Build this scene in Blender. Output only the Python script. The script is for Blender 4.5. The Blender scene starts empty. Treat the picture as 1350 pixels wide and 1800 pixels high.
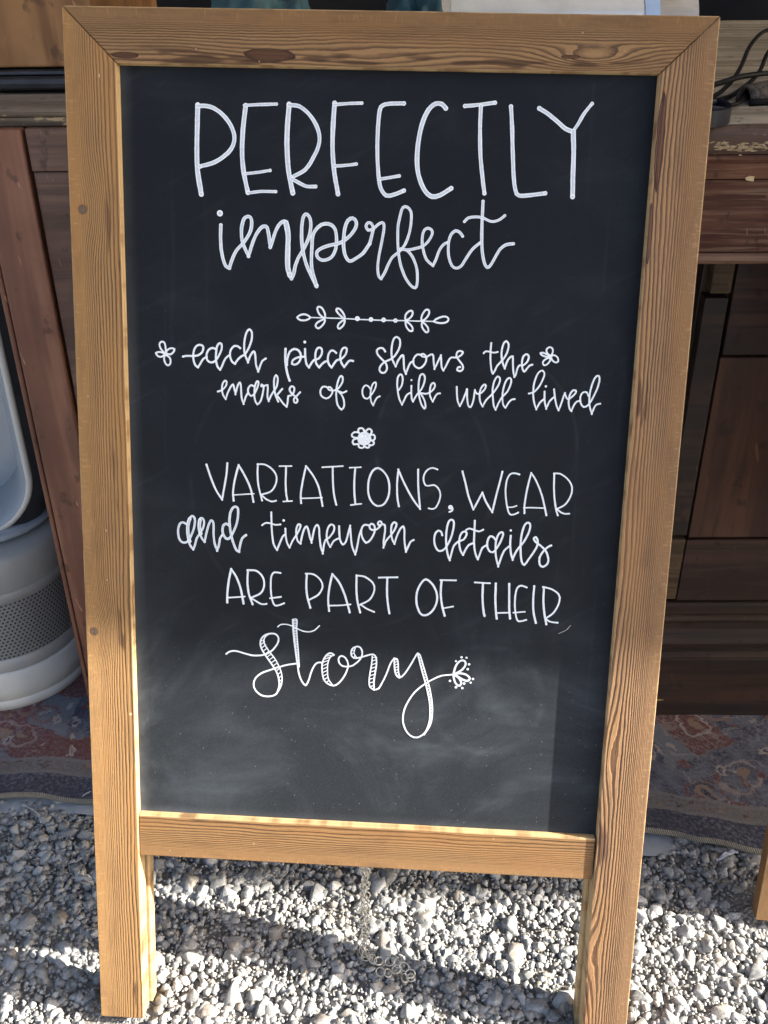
import bpy, bmesh, math, random
import numpy as np
from mathutils import Vector, Matrix, noise as mnoise
random.seed(7); rng = np.random.default_rng(7)
scn = bpy.context.scene
col = scn.collection
# ------------------------------------------------------------------ camera
cam = bpy.data.cameras.new('camera'); camo = bpy.data.objects.new('camera', cam); col.objects.link(camo)
cam.sensor_fit = 'VERTICAL'; cam.sensor_height = 36.0; cam.lens = 35.6
cam.clip_start = 0.02; cam.clip_end = 500
camo.matrix_world = Matrix(((0.99994183, 0.01078573, 0.0, 0.0), (-0.00567886, 0.52648514, -0.85016536, 0.0),
                            (-0.00916966, 0.85011591, 0.52651577, 0.93934), (0, 0, 0, 1)))
scn.camera = camo
# ------------------------------------------------------------------ light
SUN = Vector((2.0, -0.22, 1.0)).normalized()
el = math.asin(SUN.z); az = math.atan2(SUN.x, SUN.y)
w = bpy.data.worlds.new('World'); scn.world = w; w.use_nodes = True
wn = w.node_tree.nodes; wl = w.node_tree.links
sky = wn.new('ShaderNodeTexSky'); sky.sky_type = 'NISHITA'; sky.sun_disc = False
sky.sun_elevation = el; sky.sun_rotation = az
bg = wn['Background']; bg.inputs['Strength'].default_value = 0.095; sky.dust_density = 4.0; sky.air_density = 0.8
wl.new(sky.outputs[0], bg.inputs['Color'])
sl = bpy.data.lights.new('sun', 'SUN'); sl.energy = 4.9; sl.angle = math.radians(0.47); sl.color = (1.0, 0.94, 0.85)
so = bpy.data.objects.new('sun', sl); col.objects.link(so)
so.rotation_euler = SUN.to_track_quat('Z', 'Y').to_euler()
scn.view_settings.view_transform = 'Standard'; scn.view_settings.look = 'None'
scn.view_settings.exposure = 1.95; scn.view_settings.gamma = 1.0
# ------------------------------------------------------------------ node helpers
class NT:
    def __init__(s, name, rough=0.7, spec=0.5):
        s.mat = bpy.data.materials.new(name); s.mat.use_nodes = True
        s.t = s.mat.node_tree; s.n = s.t.nodes; s.l = s.t.links
        s.b = s.n['Principled BSDF']; s.b.inputs['Roughness'].default_value = rough
        s.b.inputs['Specular IOR Level'].default_value = spec
    def put(s, inp, v):
        if isinstance(v, bpy.types.NodeSocket): s.l.new(v, inp)
        elif isinstance(v, (tuple, list)) and inp.type == 'RGBA': inp.default_value = tuple(v[:3]) + (1.0,)
        else: inp.default_value = v
    def m(s, op, a, b=0.0, c=0.0):
        nd = s.n.new('ShaderNodeMath'); nd.operation = op
        s.put(nd.inputs[0], a); s.put(nd.inputs[1], b); s.put(nd.inputs[2], c); return nd.outputs[0]
    def add(s, a, b): return s.m('ADD', a, b)
    def sub(s, a, b): return s.m('SUBTRACT', a, b)
    def mul(s, a, b): return s.m('MULTIPLY', a, b)
    def ss(s, x, e0, e1, o0=0.0, o1=1.0):
        nd = s.n.new('ShaderNodeMapRange'); nd.interpolation_type = 'SMOOTHSTEP'
        s.put(nd.inputs[0], x); s.put(nd.inputs[1], e0); s.put(nd.inputs[2], e1); s.put(nd.inputs[3], o0); s.put(nd.inputs[4], o1)
        return nd.outputs[0]
    def mix(s, f, a, b, mode='MIX'):
        nd = s.n.new('ShaderNodeMix'); nd.data_type = 'RGBA'; nd.blend_type = mode
        s.put(nd.inputs[0], f); s.put(nd.inputs[6], a); s.put(nd.inputs[7], b); return nd.outputs[2]
    def xyz(s, x, y, z=0.0):
        nd = s.n.new('ShaderNodeCombineXYZ'); s.put(nd.inputs[0], x); s.put(nd.inputs[1], y); s.put(nd.inputs[2], z); return nd.outputs[0]
    def sep(s, v):
        nd = s.n.new('ShaderNodeSeparateXYZ'); s.l.new(v, nd.inputs[0]); return nd.outputs
    def tc(s, k='Object'):
        if not hasattr(s, '_tc'): s._tc = s.n.new('ShaderNodeTexCoord')
        return s._tc.outputs[k]
    def noise(s, v, scale=1.0, detail=3.0, rough=0.55, dist=0.0):
        nd = s.n.new('ShaderNodeTexNoise'); s.put(nd.inputs['Vector'], v); nd.inputs['Scale'].default_value = scale
        nd.inputs['Detail'].default_value = detail; nd.inputs['Roughness'].default_value = rough; nd.inputs['Distortion'].default_value = dist
        return nd.outputs['Fac']
    def voro(s, v, scale=1.0, feature='F1', rnd=1.0):
        nd = s.n.new('ShaderNodeTexVoronoi'); nd.feature = feature; s.put(nd.inputs['Vector'], v)
        nd.inputs['Scale'].default_value = scale; nd.inputs['Randomness'].default_value = rnd; return nd.outputs
    def bump(s, h, strength=0.4, dist=0.001):
        nd = s.n.new('ShaderNodeBump'); nd.inputs['Strength'].default_value = strength; nd.inputs['Distance'].default_value = dist
        s.put(nd.inputs['Height'], h); s.l.new(nd.outputs[0], s.b.inputs['Normal'])
    def color(s, c): s.put(s.b.inputs['Base Color'], c)
    def rough(s, r): s.put(s.b.inputs['Roughness'], r)

def gauss(t, u, a, u0, a0, su, sa):
    du = t.mul(t.sub(u, u0), 1.0/su); da = t.mul(t.sub(a, a0), 1.0/sa)
    r2 = t.add(t.mul(du, du), t.mul(da, da))
    return t.m('POWER', 2.718, t.mul(r2, -1.0)), r2

def sign_wood(name, seed, light, dark, knots=(), patches=(), warps=(), lines=1.0, sawtooth=0.4):
    """weathered softwood with latewood lines; UV: u = metres along the piece, v = 0 outer edge .. 1 inner edge"""
    t = NT(name, 0.72, 0.35)
    uv = t.sep(t.tc('UV')); u = uv[0]; a = uv[1]
    n1 = t.noise(t.xyz(t.mul(u, 4.5), t.mul(a, 1.1), seed), 1.0, 2.0)
    n1b = t.noise(t.xyz(t.mul(u, 14.0), t.mul(a, 2.0), seed+9), 1.0, 2.0)
    n2 = t.noise(t.xyz(t.mul(u, 90.0), t.mul(a, 9.0), seed+3), 1.0, 3.0)
    amp = t.add(0.04, t.mul(a, 0.21))
    aw = t.add(a, t.mul(t.sub(n1, 0.5), amp))
    aw = t.add(aw, t.mul(t.sub(n1b, 0.5), t.mul(amp, 0.35)))
    aw = t.add(aw, t.mul(t.sub(n2, 0.5), 0.03))
    for (u0, a0, s) in knots:
        g, _ = gauss(t, u, a, u0, a0 + 0.22, 0.030, 0.28)
        aw = t.add(aw, t.mul(g, -0.20 * s))
    for (u0, a0, su, sa, k) in warps:
        g, _ = gauss(t, u, a, u0, a0, su, sa); aw = t.add(aw, t.mul(g, k))
    q = t.mul(t.sub(1.0, t.m('POWER', 2.718, t.mul(aw, -1.8))), 28.0)
    fr = t.m('FRACT', t.add(q, 40.0))
    line = t.mul(t.ss(fr, 0.34, 0.80), t.ss(fr, 0.88, 1.0, 1.0, 0.0))
    qf = t.m('FRACT', t.add(t.mul(q, 2.7), 40.0))
    fineline = t.mul(t.ss(qf, 0.3, 0.8), t.ss(qf, 0.85, 1.0, 1.0, 0.0))
    ls = t.ss(a, 0.12, 0.44, 0.16, 1.0)
    streak = t.noise(t.xyz(t.mul(u, 9.0), t.mul(a, 130.0), seed+5), 1.0, 3.0)
    streak2 = t.noise(t.xyz(t.mul(u, 3.0), t.mul(a, 26.0), seed+6), 1.0, 2.0)
    tone = t.noise(t.xyz(t.mul(u, 7.0), t.mul(a, 2.5), seed+7), 1.0, 3.0)
    dens = t.mul(t.mul(line, ls), t.ss(tone, 0.2, 0.6, 0.78, 1.0))
    dens = t.mul(dens, t.ss(streak, 0.25, 0.6, 0.82, 1.0))
    dens = t.add(dens, t.mul(t.mul(fineline, 0.34), t.ss(a, 0.25, 0.6, 1.0, 0.3)))
    c = t.mix(t.mul(dens, 0.97 * lines), light, dark)
    c = t.mix(t.ss(streak2, 0.35, 0.75, 0.0, 0.30), c, tuple(x * 0.62 for x in light))
    c = t.mix(t.ss(streak, 0.5, 0.8, 0.0, 0.22), c, tuple(min(1, x * 1.5) for x in light))
    warm = t.noise(t.xyz(t.mul(u, 5.0), t.mul(a, 1.5), seed+21), 1.0, 2.0)
    c = t.mix(t.ss(warm, 0.45, 0.7, 0.0, 0.45), c, (light[0]*0.95, light[1]*0.82, light[2]*0.66))
    # saw ticks across the fine outer grain
    tick = t.noise(t.xyz(t.mul(u, 520.0), t.mul(a, 5.0), seed+11), 1.0, 1.0)
    c = t.mix(t.mul(t.ss(tick, 0.55, 0.75, 0.0, sawtooth), t.ss(a, 0.35, 0.05)), c, tuple(min(1, x * 1.45) for x in light))
    # dark resin flames along the inner edge
    bn = t.noise(t.xyz(t.mul(u, 11.0), t.mul(a, 3.2), seed+15), 1.0, 2.5)
    bl = t.mul(t.ss(bn, 0.60, 0.655), t.ss(a, 0.62, 0.80))
    c = t.mix(t.mul(bl, 0.75), c, (dark[0]*0.75, dark[1]*0.62, dark[2]*0.7))
    ragged = t.noise(t.xyz(t.mul(u, 60.0), t.mul(a, 10.0), seed+17), 1.0, 3.0)
    pk = None
    for (u0, a0, ru, ra) in patches:
        _, r2 = gauss(t, u, a, u0, a0, ru, ra)
        k = t.ss(t.add(r2, t.mul(t.sub(ragged, 0.5), 1.0)), 0.78, 0.92, 1.0, 0.0)
        rim = t.ss(t.add(r2, t.mul(t.sub(ragged, 0.5), 1.0)), 0.35, 0.9)
        pc = t.mix(rim, t.mix(t.ss(streak, 0.4, 0.65), (dark[0]*1.15, dark[1]*1.0, dark[2]*1.1), (dark[0]*1.9, dark[1]*1.9, dark[2]*2.0)), (dark[0]*0.55, dark[1]*0.45, dark[2]*0.6))
        c = t.mix(k, c, pc)
    for (u0, a0, s) in knots:
        _, r2 = gauss(t, u, a, u0, a0, 0.0042*s, 0.10*s)
        r2 = t.add(r2, t.mul(t.sub(ragged, 0.5), 0.7))
        ring = t.m('FRACT', t.mul(t.m('SQRT', t.m('MAXIMUM', r2, 0.0)), 2.6))
        c = t.mix(t.ss(r2, 1.0, 1.9, 1.0, 0.0), c, (0.10, 0.05, 0.025))
        c = t.mix(t.ss(r2, 0.8, 1.0, 1.0, 0.0), c, t.mix(t.ss(ring, 0.4, 0.9), (0.16, 0.11, 0.075), (0.03, 0.018, 0.012)))
    grime = t.noise(t.xyz(t.mul(u, 16.0), t.mul(a, 3.0), seed+31), 1.0, 5.0, 0.65)
    c = t.mix(t.ss(grime, 0.48, 0.75, 0.0, 0.5), c, (light[0]*0.42, light[1]*0.40, light[2]*0.45))
    # worn pale arrises
    wear = t.noise(t.xyz(t.mul(u, 45.0), 0.0, seed+19), 1.0, 3.0)
    edge = t.add(t.ss(a, 0.0, 0.035, 1.0, 0.0), t.ss(a, 0.975, 1.0, 0.0, 0.7))
    edge = t.mul(t.m('MINIMUM', edge, 1.0), t.ss(wear, 0.36, 0.55, 0.25, 0.95))
    c = t.mix(edge, c, (0.60, 0.43, 0.22))
    # small nicks
    nk = t.noise(t.xyz(t.mul(u, 130.0), t.mul(a, 7.0), seed+23), 1.0, 2.0)
    c = t.mix(t.ss(nk, 0.755, 0.78, 0.0, 0.75), c, (0.58, 0.42, 0.25))
    t.color(c)
    t.rough(t.ss(dens, 0.0, 1.0, 0.78, 0.6))
    h = t.add(t.mul(dens, -0.8), t.add(t.mul(streak, 0.35), t.mul(tick, 0.12)))
    t.bump(h, 0.8, 0.0009)
    return t.mat

def furn_wood(name, c1, c2, c3, axis='x', scale=1.0, rough=0.6, spec=0.4, wear=None, weartint=(0.4, 0.3, 0.18), wlo=0.64, bump=0.4, seed=0.0):
    t = NT(name, rough, spec)
    o = t.sep(t.tc('Object')); ox, oy, oz = o[0], o[1], o[2]
    al = {'x': (3.0, 45.0, 45.0), 'y': (45.0, 3.0, 45.0), 'z': (45.0, 45.0, 3.0)}[axis]
    v = t.xyz(t.mul(ox, al[0]*scale), t.mul(oy, al[1]*scale), t.add(t.mul(oz, al[2]*scale), seed))
    g1 = t.noise(v, 1.0, 4.0, 0.6, 0.6)
    v2 = t.xyz(t.mul(ox, al[0]*scale*2.5), t.mul(oy, al[1]*scale*4), t.add(t.mul(oz, al[2]*scale*4), seed+4))
    g2 = t.noise(v2, 1.0, 3.0, 0.6)
    big = t.noise(t.xyz(t.mul(ox, 7.0), t.mul(oy, 7.0), t.add(t.mul(oz, 7.0), seed+8)), 1.0, 4.0, 0.6)
    c = t.mix(t.ss(g1, 0.38, 0.62), tuple(x*0.82 for x in c1), tuple(min(1, x*1.12) for x in c2))
    c = t.mix(t.ss(g2, 0.50, 0.68, 0.0, 0.85), c, c3)
    c = t.mix(t.ss(big, 0.35, 0.7, 0.0, 0.55), c, tuple(x*0.55 for x in c1))
    spots = t.noise(t.xyz(t.mul(ox, 60.0), t.mul(oy, 60.0), t.mul(oz, 45.0)), 1.0, 3.0)
    c = t.mix(t.ss(spots, 0.60, 0.70, 0.0, 0.65), c, tuple(x*0.3 for x in c1))
    scr = t.noise(t.xyz(t.add(t.mul(ox, 160.0), t.mul(oz, 40.0)), t.mul(oy, 20.0), t.sub(t.mul(oz, 25.0), t.mul(ox, 30.0))), 1.0, 2.0)
    c = t.mix(t.ss(scr, 0.69, 0.75, 0.0, 0.55), c, tuple(min(1, x*2.2) for x in c2))
    if wear:
        wn_ = t.noise(t.xyz(t.mul(ox, wear[0]), t.mul(oy, wear[1]), t.mul(oz, wear[2])), 1.0, 5.0, 0.65)
        c = t.mix(t.ss(wn_, wlo, wlo+0.03, 0.0, 0.9), c, weartint)
    t.color(c); t.rough(t.ss(big, 0.3, 0.7, rough-0.12, rough+0.15))
    t.bump(t.add(g1, t.mul(g2, 0.6)), bump, 0.0008)
    return t.mat

def plain(name, c, rough=0.5, metal=0.0, spec=0.5, var=0.12, vs=30.0, bump=0.0):
    t = NT(name, rough, spec); t.b.inputs['Metallic'].default_value = metal
    n = t.noise(t.tc('Object'), vs, 4.0, 0.6)
    t.color(t.mix(t.ss(n, 0.3, 0.7), tuple(x*(1-var) for x in c), tuple(min(1, x*(1+var)) for x in c)))
    t.rough(t.ss(n, 0.3, 0.7, max(0.02, rough-0.08), min(1, rough+0.08)))
    if bump: t.bump(n, bump, 0.001)
    return t.mat

# ------------------------------------------------------------------ mesh helpers
def link(name, me, mat=None, parent=None, smooth=False):
    o = bpy.data.objects.new(name, me); col.objects.link(o)
    if mat: me.materials.append(mat)
    if parent: o.parent = parent
    if smooth:
        for p in me.polygons: p.use_smooth = True
    return o
def bm_obj(name, bm, mat=None, parent=None, smooth=False):
    bmesh.ops.recalc_face_normals(bm, faces=bm.faces)
    me = bpy.data.meshes.new(name); bm.to_mesh(me); bm.free(); return link(name, me, mat, parent, smooth)
def tag(o, label=None, cat=None, group=None, kind=None):
    if label: o['label'] = label
    if cat: o['category'] = cat
    if group: o['group'] = group
    if kind: o['kind'] = kind
    return o
def empty(name, loc=(0, 0, 0), rz=0.0):
    o = bpy.data.objects.new(name, None); col.objects.link(o); o.location = loc; o.rotation_euler = (0, 0, rz); o.empty_display_size = 0.05
    return o
def add_box(bm, x0, x1, y0, y1, z0, z1, bev=0.0, seg=1):
    vs = [bm.verts.new(p) for p in ((x0,y0,z0),(x1,y0,z0),(x1,y1,z0),(x0,y1,z0),(x0,y0,z1),(x1,y0,z1),(x1,y1,z1),(x0,y1,z1))]
    fs = [bm.faces.new([vs[i] for i in q]) for q in ((0,3,2,1),(4,5,6,7),(0,1,5,4),(1,2,6,5),(2,3,7,6),(3,0,4,7))]
    if bev > 0:
        es = list({e for f in fs for e in f.edges})
        bmesh.ops.bevel(bm, geom=es, offset=bev, segments=seg, affect='EDGES', profile=0.5)
def box(name, x0, x1, y0, y1, z0, z1, mat, parent=None, bev=0.002, seg=2):
    bm = bmesh.new(); add_box(bm, x0, x1, y0, y1, z0, z1, bev, seg); return bm_obj(name, bm, mat, parent)
def prism(name, pts, y0, y1, mat, parent, ufn, bev=0.0008):
    """outline in x,z extruded in y, with a UV map from ufn(x,y,z)"""
    bm = bmesh.new()
    f = [bm.verts.new((x, y0, z)) for x, z in pts]; b = [bm.verts.new((x, y1, z)) for x, z in pts]
    bm.faces.new(f); bm.faces.new(b[::-1])
    for i in range(len(pts)): bm.faces.new([f[i], b[i], b[(i+1) % len(pts)], f[(i+1) % len(pts)]])
    bmesh.ops.recalc_face_normals(bm, faces=bm.faces)
    if bev: bmesh.ops.bevel(bm, geom=list(bm.edges), offset=bev, segments=2, affect='EDGES', profile=0.5)
    uvl = bm.loops.layers.uv.new('UVMap')
    for fc in bm.faces:
        for lp in fc.loops: lp[uvl].uv = ufn(*lp.vert.co)
    return bm_obj(name, bm, mat, parent)
def add_tube(bm, path, r, seg=8, closed=False, cap=True):
    path = [Vector(p) for p in path]; n = len(path); rings = []
    rr = r if isinstance(r, (list, tuple)) else [r]*n
    prev = None
    for i in range(n):
        t = (path[(i+1) % n] - path[i-1]) if closed else (path[min(i+1, n-1)] - path[max(i-1, 0)])
        t.normalize()
        if prev is None:
            up = Vector((0, 0, 1)) if abs(t.z) < 0.9 else Vector((1, 0, 0)); nx = t.cross(up).normalized()
        else:
            nx = (prev - t*prev.dot(t)).normalized()
        prev = nx; ny = t.cross(nx)
        rings.append([bm.verts.new(path[i] + (nx*math.cos(a) + ny*math.sin(a))*rr[i]) for a in (2*math.pi*k/seg for k in range(seg))])
    for i in range(n if closed else n-1):
        A, B = rings[i], rings[(i+1) % n]
        for k in range(seg): bm.faces.new([A[k], A[(k+1) % seg], B[(k+1) % seg], B[k]])
    if not closed and cap: bm.faces.new(rings[0][::-1]); bm.faces.new(rings[-1])
def crom(pts, k=8, closed=False):
    pts = [Vector(p) for p in pts]; n = len(pts); out = []
    for i in range(n if closed else n-1):
        p1, p2 = pts[i], pts[(i+1) % n]
        p0 = pts[i-1] if (i > 0 or closed) else 2*p1-p2
        p3 = pts[(i+2) % n] if (i+2 < n or closed) else 2*p2-p1
        for j in range(k):
            t = j/k; out.append(0.5*((2*p1)+(p2-p0)*t+(2*p0-5*p1+4*p2-p3)*t*t+(3*p1-p0-3*p2+p3)*t**3))
    if not closed: out.append(pts[-1])
    return out
def lathe(bm, prof, cx=0.0, cy=0.0, seg=64):
    rings = [[bm.verts.new((cx+r*math.cos(2*math.pi*k/seg), cy+r*math.sin(2*math.pi*k/seg), z)) for k in range(seg)] for r, z in prof]
    for A, B in zip(rings, rings[1:]):
        for k in range(seg): bm.faces.new([A[k], A[(k+1) % seg], B[(k+1) % seg], B[k]])
    return rings
def sweep_x(name, prof, x0, x1, mat, parent, nx=2):
    """profile in (y,z), closed, swept along x"""
    bm = bmesh.new(); rings = []
    for i in range(nx):
        x = x0 + (x1-x0)*i/(nx-1); rings.append([bm.verts.new((x, y, z)) for y, z in prof])
    n = len(prof)
    for A, B in zip(rings, rings[1:]):
        for k in range(n): bm.faces.new([A[k], A[(k+1) % n], B[(k+1) % n], B[k]])
    bm.faces.new(rings[0]); bm.faces.new(rings[-1][::-1])
    return bm_obj(name, bm, mat, parent)
def mesh_np(name, verts, faces, mat, attr=None):
    me = bpy.data.meshes.new(name); nf, k = faces.shape
    me.vertices.add(len(verts)); me.vertices.foreach_set('co', verts.astype(np.float32).ravel())
    me.loops.add(nf*k); me.loops.foreach_set('vertex_index', faces.astype(np.int32).ravel())
    me.polygons.add(nf); me.polygons.foreach_set('loop_start', np.arange(0, nf*k, k, dtype=np.int32))
    try: me.polygons.foreach_set('loop_total', np.full(nf, k, dtype=np.int32))
    except Exception: pass
    if attr is not None:
        at = me.attributes.new('tint', 'FLOAT', 'FACE'); at.data.foreach_set('value', attr.astype(np.float32))
    me.update(calc_edges=True); me.materials.append(mat)
    return me

# ================================================================== SETTING
# ground sheet
t = NT('gravel_fines', 0.9, 0.3)
o = t.tc('Object')
n1 = t.noise(o, 260.0, 4.0, 0.6); n2 = t.noise(o, 9.0, 3.0)
vr = t.voro(o, 210.0)
c = t.mix(n1, (0.17, 0.165, 0.155), (0.34, 0.33, 0.31)); c = t.mix(t.ss(n2, 0.4, 0.7, 0.0, 0.4), c, (0.30, 0.26, 0.21))
t.color(c); t.bump(t.add(n1, t.mul(vr['Distance'], -0.8)), 0.9, 0.004)
GZ = -0.0125; TOP = -0.0055
bm = bmesh.new()
vs = [bm.verts.new(p) for p in ((-60, -60, GZ), (60, -60, GZ), (60, 60, GZ), (-60, 60, GZ))]; bm.faces.new(vs)
tag(bm_obj('ground', bm, t.mat), kind='structure')

RUGX = [-1.6, -1.0, -0.70, -0.52, -0.4673, -0.4165, -0.362, -0.2, 0.0, 0.18, 0.297, 0.333, 0.353, 0.38, 0.404, 0.419, 0.55, 0.9, 1.6]
RUGY = [0.862, 0.868, 0.860, 0.862, 0.8600, 0.8640, 0.8560, 0.842, 0.828, 0.812, 0.798, 0.7955, 0.787, 0.783, 0.775, 0.772, 0.765, 0.745, 0.71]
def rug_edge(x): return np.interp(x, RUGX, RUGY)

# gravel stones (nobody could count them: one object)
t = NT('stone', 0.85, 0.3)
at = t.n.new('ShaderNodeAttribute'); at.attribute_name = 'tint'; tint = at.outputs['Fac']
o = t.tc('Object')
n1 = t.noise(o, 120.0, 4.0, 0.65); n2 = t.noise(o, 600.0, 3.0, 0.6)
c = t.mix(tint, (0.15, 0.155, 0.155), (0.47, 0.465, 0.445))
c = t.mix(t.ss(t.m('FRACT', t.mul(tint, 7.3)), 0.8, 0.95, 0.0, 0.5), c, (0.36, 0.29, 0.21))
c = t.mix(t.ss(n1, 0.48, 0.68, 0.0, 0.55), c, (0.50, 0.49, 0.465))
c = t.mix(t.ss(n2, 0.52, 0.68, 0.0, 0.45), c, (0.12, 0.12, 0.115))
t.color(c); t.bump(t.add(t.mul(n1, 1.0), t.mul(n2, 0.5)), 0.6, 0.0012)
stone_mat = t.mat
def base_rocks(npts, nv, sub):
    out = []
    for k in range(nv):
        bm = bmesh.new()
        sc = Vector((random.uniform(0.9, 1.3), random.uniform(0.8, 1.05), random.uniform(0.55, 0.9)))
        for i in range(npts):   # spread points over the sphere, flatten a few sides: blocky crushed stone
            ph = math.acos(1-2*(i+0.5)/npts) + random.gauss(0, 0.24); th = i*2.39996 + random.gauss(0, 0.40)
            v = Vector((math.sin(ph)*math.cos(th), math.sin(ph)*math.sin(th), math.cos(ph))) * random.uniform(0.74, 1.0)
            bm.verts.new((v.x*sc.x, v.y*sc.y, v.z*sc.z))
        r = bmesh.ops.convex_hull(bm, input=bm.verts)
        bmesh.ops.delete(bm, geom=[v for v in bm.verts if not v.link_faces], context='VERTS')
        if sub:
            bmesh.ops.bevel(bm, geom=list(bm.edges), offset=0.035, segments=1, affect='EDGES', profile=0.5)
        bmesh.ops.triangulate(bm, faces=bm.faces); bm.verts.ensure_lookup_table()
        V = np.array([v.co[:] for v in bm.verts]); F = np.array([[v.index for v in f.verts] for f in bm.faces]); bm.free()
        out.append((V, F))
    return out
def rand_rot(n):
    q = rng.normal(size=(n, 4)); q[:, 1:3] *= 0.45; q /= np.linalg.norm(q, axis=1)[:, None]
    w_, x, y, z = q.T
    return np.stack([1-2*(y*y+z*z), 2*(x*y-z*w_), 2*(x*z+y*w_), 2*(x*y+z*w_), 1-2*(x*x+z*z), 2*(y*z-x*w_), 2*(x*z-y*w_), 2*(y*z+x*w_), 1-2*(x*x+y*y)], 1).reshape(n, 3, 3)
VV, FF, TT = [], [], []; voff = 0
def scatter(rocks, n, x0, x1, y0, y1, rlo, rhi, sink, power=1.0, zlift=0.0):
    global voff
    x = rng.uniform(x0, x1, n); y = rng.uniform(y0, y1, n)
    keep = y < rug_edge(x) + 0.03; x, y = x[keep], y[keep]; n = len(x)
    r = rlo + (rhi-rlo)*rng.uniform(0, 1, n)**power
    und = 0.0016*np.sin(x*17+1.0)*np.cos(y*23) + 0.001*np.sin(x*41+y*37)
    z = TOP + und - r*sink + zlift + rng.uniform(-0.28, 0.12, n)*r
    under = (y > rug_edge(x) - 0.035)
    z = np.where(under, np.minimum(z, 0.002 - r*0.85), z)
    # keep the sign's feet clear: press down what lies under them
    for fx, fy in ((-0.262, 0.60), (0.207, 0.57), (0.41, 0.705)):
        d = np.hypot((x-fx), (y-fy)); z = np.where(d < 0.034, np.minimum(z, -0.011 - r*0.8), z)
    R = rand_rot(n); kind = rng.integers(0, len(rocks), n); tt = rng.uniform(0, 1, n)
    for k, (V, F) in enumerate(rocks):
        i = np.where(kind == k)[0]
        if not len(i): continue
        P = np.einsum('nij,vj->nvi', R[i], V)*r[i][:, None, None] + np.stack([x[i], y[i], z[i]], 1)[:, None, :]
        VV.append(P.reshape(-1, 3)); m_ = len(V)
        FF.append((F[None]+(voff + np.arange(len(i))*m_)[:, None, None]).reshape(-1, 3)); TT.append(np.repeat(tt[i], len(F)))
        voff += len(i)*m_
big = base_rocks(14, 22, True); med = base_rocks(11, 22, False); small = base_rocks(9, 8, False)
# dense field in front of and under the sign
scatter(small, 40000, -0.80, 0.85, 0.42, 0.95, 0.0015, 0.0036, 0.75, 1.0, -0.001)
scatter(med, 11500, -0.80, 0.85, 0.42, 0.95, 0.0036, 0.0082, 0.52, 1.2, 0.0)
scatter(big, 2300, -0.80, 0.85, 0.42, 0.95, 0.0080, 0.0180, 0.42, 1.9, 0.0)
# wider apron for other viewpoints
scatter(med, 12000, -2.0, 2.2, -0.3, 0.95, 0.005, 0.011, 0.6, 1.4)
scatter(big, 2600, -2.0, 2.2, -0.3, 0.95, 0.009, 0.018, 0.55, 1.6)
me = mesh_np('gravel', np.concatenate(VV), np.concatenate(FF), stone_mat, np.concatenate(TT))
g = bpy.data.objects.new('gravel', me); col.objects.link(g); tag(g, kind='stuff', label='loose grey crushed stone gravel in front of the rug', cat='gravel')

# dark cloth backdrop
bm = bmesh.new(); rows = []
for j in range(2):
    rows.append([bm.verts.new((-2.6 + 6.8*i/120, 2.35 + 0.03*math.sin(i*0.7) + 0.02*math.sin(i*0.31+1), -0.01 + 2.5*j)) for i in range(121)])
for i in range(120): bm.faces.new([rows[0][i], rows[0][i+1], rows[1][i+1], rows[1][i]])
bk = bm_obj('backdrop', bm, plain('black_cloth', (0.012, 0.013, 0.018), 0.9, var=0.3, bump=0.2), None, True)
sm = bk.modifiers.new('thickness', 'SOLIDIFY'); sm.thickness = 0.003
tag(bk, 'black cloth backdrop hanging behind the desk', 'backdrop')

# canopy whose front edge shades the upper part of the sign
E0 = Vector((-0.0138, 0.697, 0.369)) + SUN*2.7
ED = Vector((1, -0.064, -0.009))
def edge_pt(x): return E0 + ED*(x - E0.x)
cn = empty('market_canopy', (0, 0, 0))
mcl = plain('canopy_cloth', (0.70, 0.68, 0.64), 0.9, var=0.06, vs=8)
_n = mcl.node_tree.nodes; _tr = _n.new('ShaderNodeBsdfTranslucent'); _tr.inputs[0].default_value = (0.72, 0.68, 0.60, 1); _mx = _n.new('ShaderNodeMixShader'); _mx.inputs[0].default_value = 0.38
mcl.node_tree.links.new(_n['Principled BSDF'].outputs[0], _mx.inputs[1]); mcl.node_tree.links.new(_tr.outputs[0], _mx.inputs[2]); mcl.node_tree.links.new(_mx.outputs[0], _n['Material Output'].inputs[0])
x0, x1 = -2.7, 6.2
A, B = edge_pt(x0), edge_pt(x1)
bm = bmesh.new()
p = [A + Vector((0, 0, 0.22)), B + Vector((0, 0, 0.22)), Vector((B.x-1.2, A.y+1.7, 2.85)), Vector((A.x+1.2, A.y+1.7, 2.85)), Vector((A.x, A.y+3.4, A.z+0.2)), Vector((B.x, A.y+3.4, B.z+0.2))]
vs = [bm.verts.new(q) for q in p]
for q in ((0, 1, 2, 3), (3, 2, 5, 4), (0, 3, 4), (1, 5, 2)): bm.faces.new([vs[i] for i in q])
r = bm_obj('roof', bm, mcl, cn); r.modifiers.new('thickness', 'SOLIDIFY').thickness = 0.002
def valance(P, Q, h=0.22):
    bm = bmesh.new(); d = (Q-P)/60; up = Vector((0, 0, h)); lo, hi = [], []
    for i in range(61):
        lo.append(bm.verts.new(P+d*i)); hi.append(bm.verts.new(P+d*i+up))
    for i in range(60): bm.faces.new([lo[i], lo[i+1], hi[i+1], hi[i]])
    v = bm_obj('valance', bm, mcl, cn); v.modifiers.new('thickness', 'SOLIDIFY').thickness = 0.002
Cb = Vector((A.x, A.y+3.4, A.z-0.02)); Db = Vector((B.x, A.y+3.4, B.z-0.02))
valance(A, B); valance(A, Cb); valance(B, Db)
pm = plain('pole_steel', (0.55, 0.55, 0.56), 0.4, 0.8)
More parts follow.
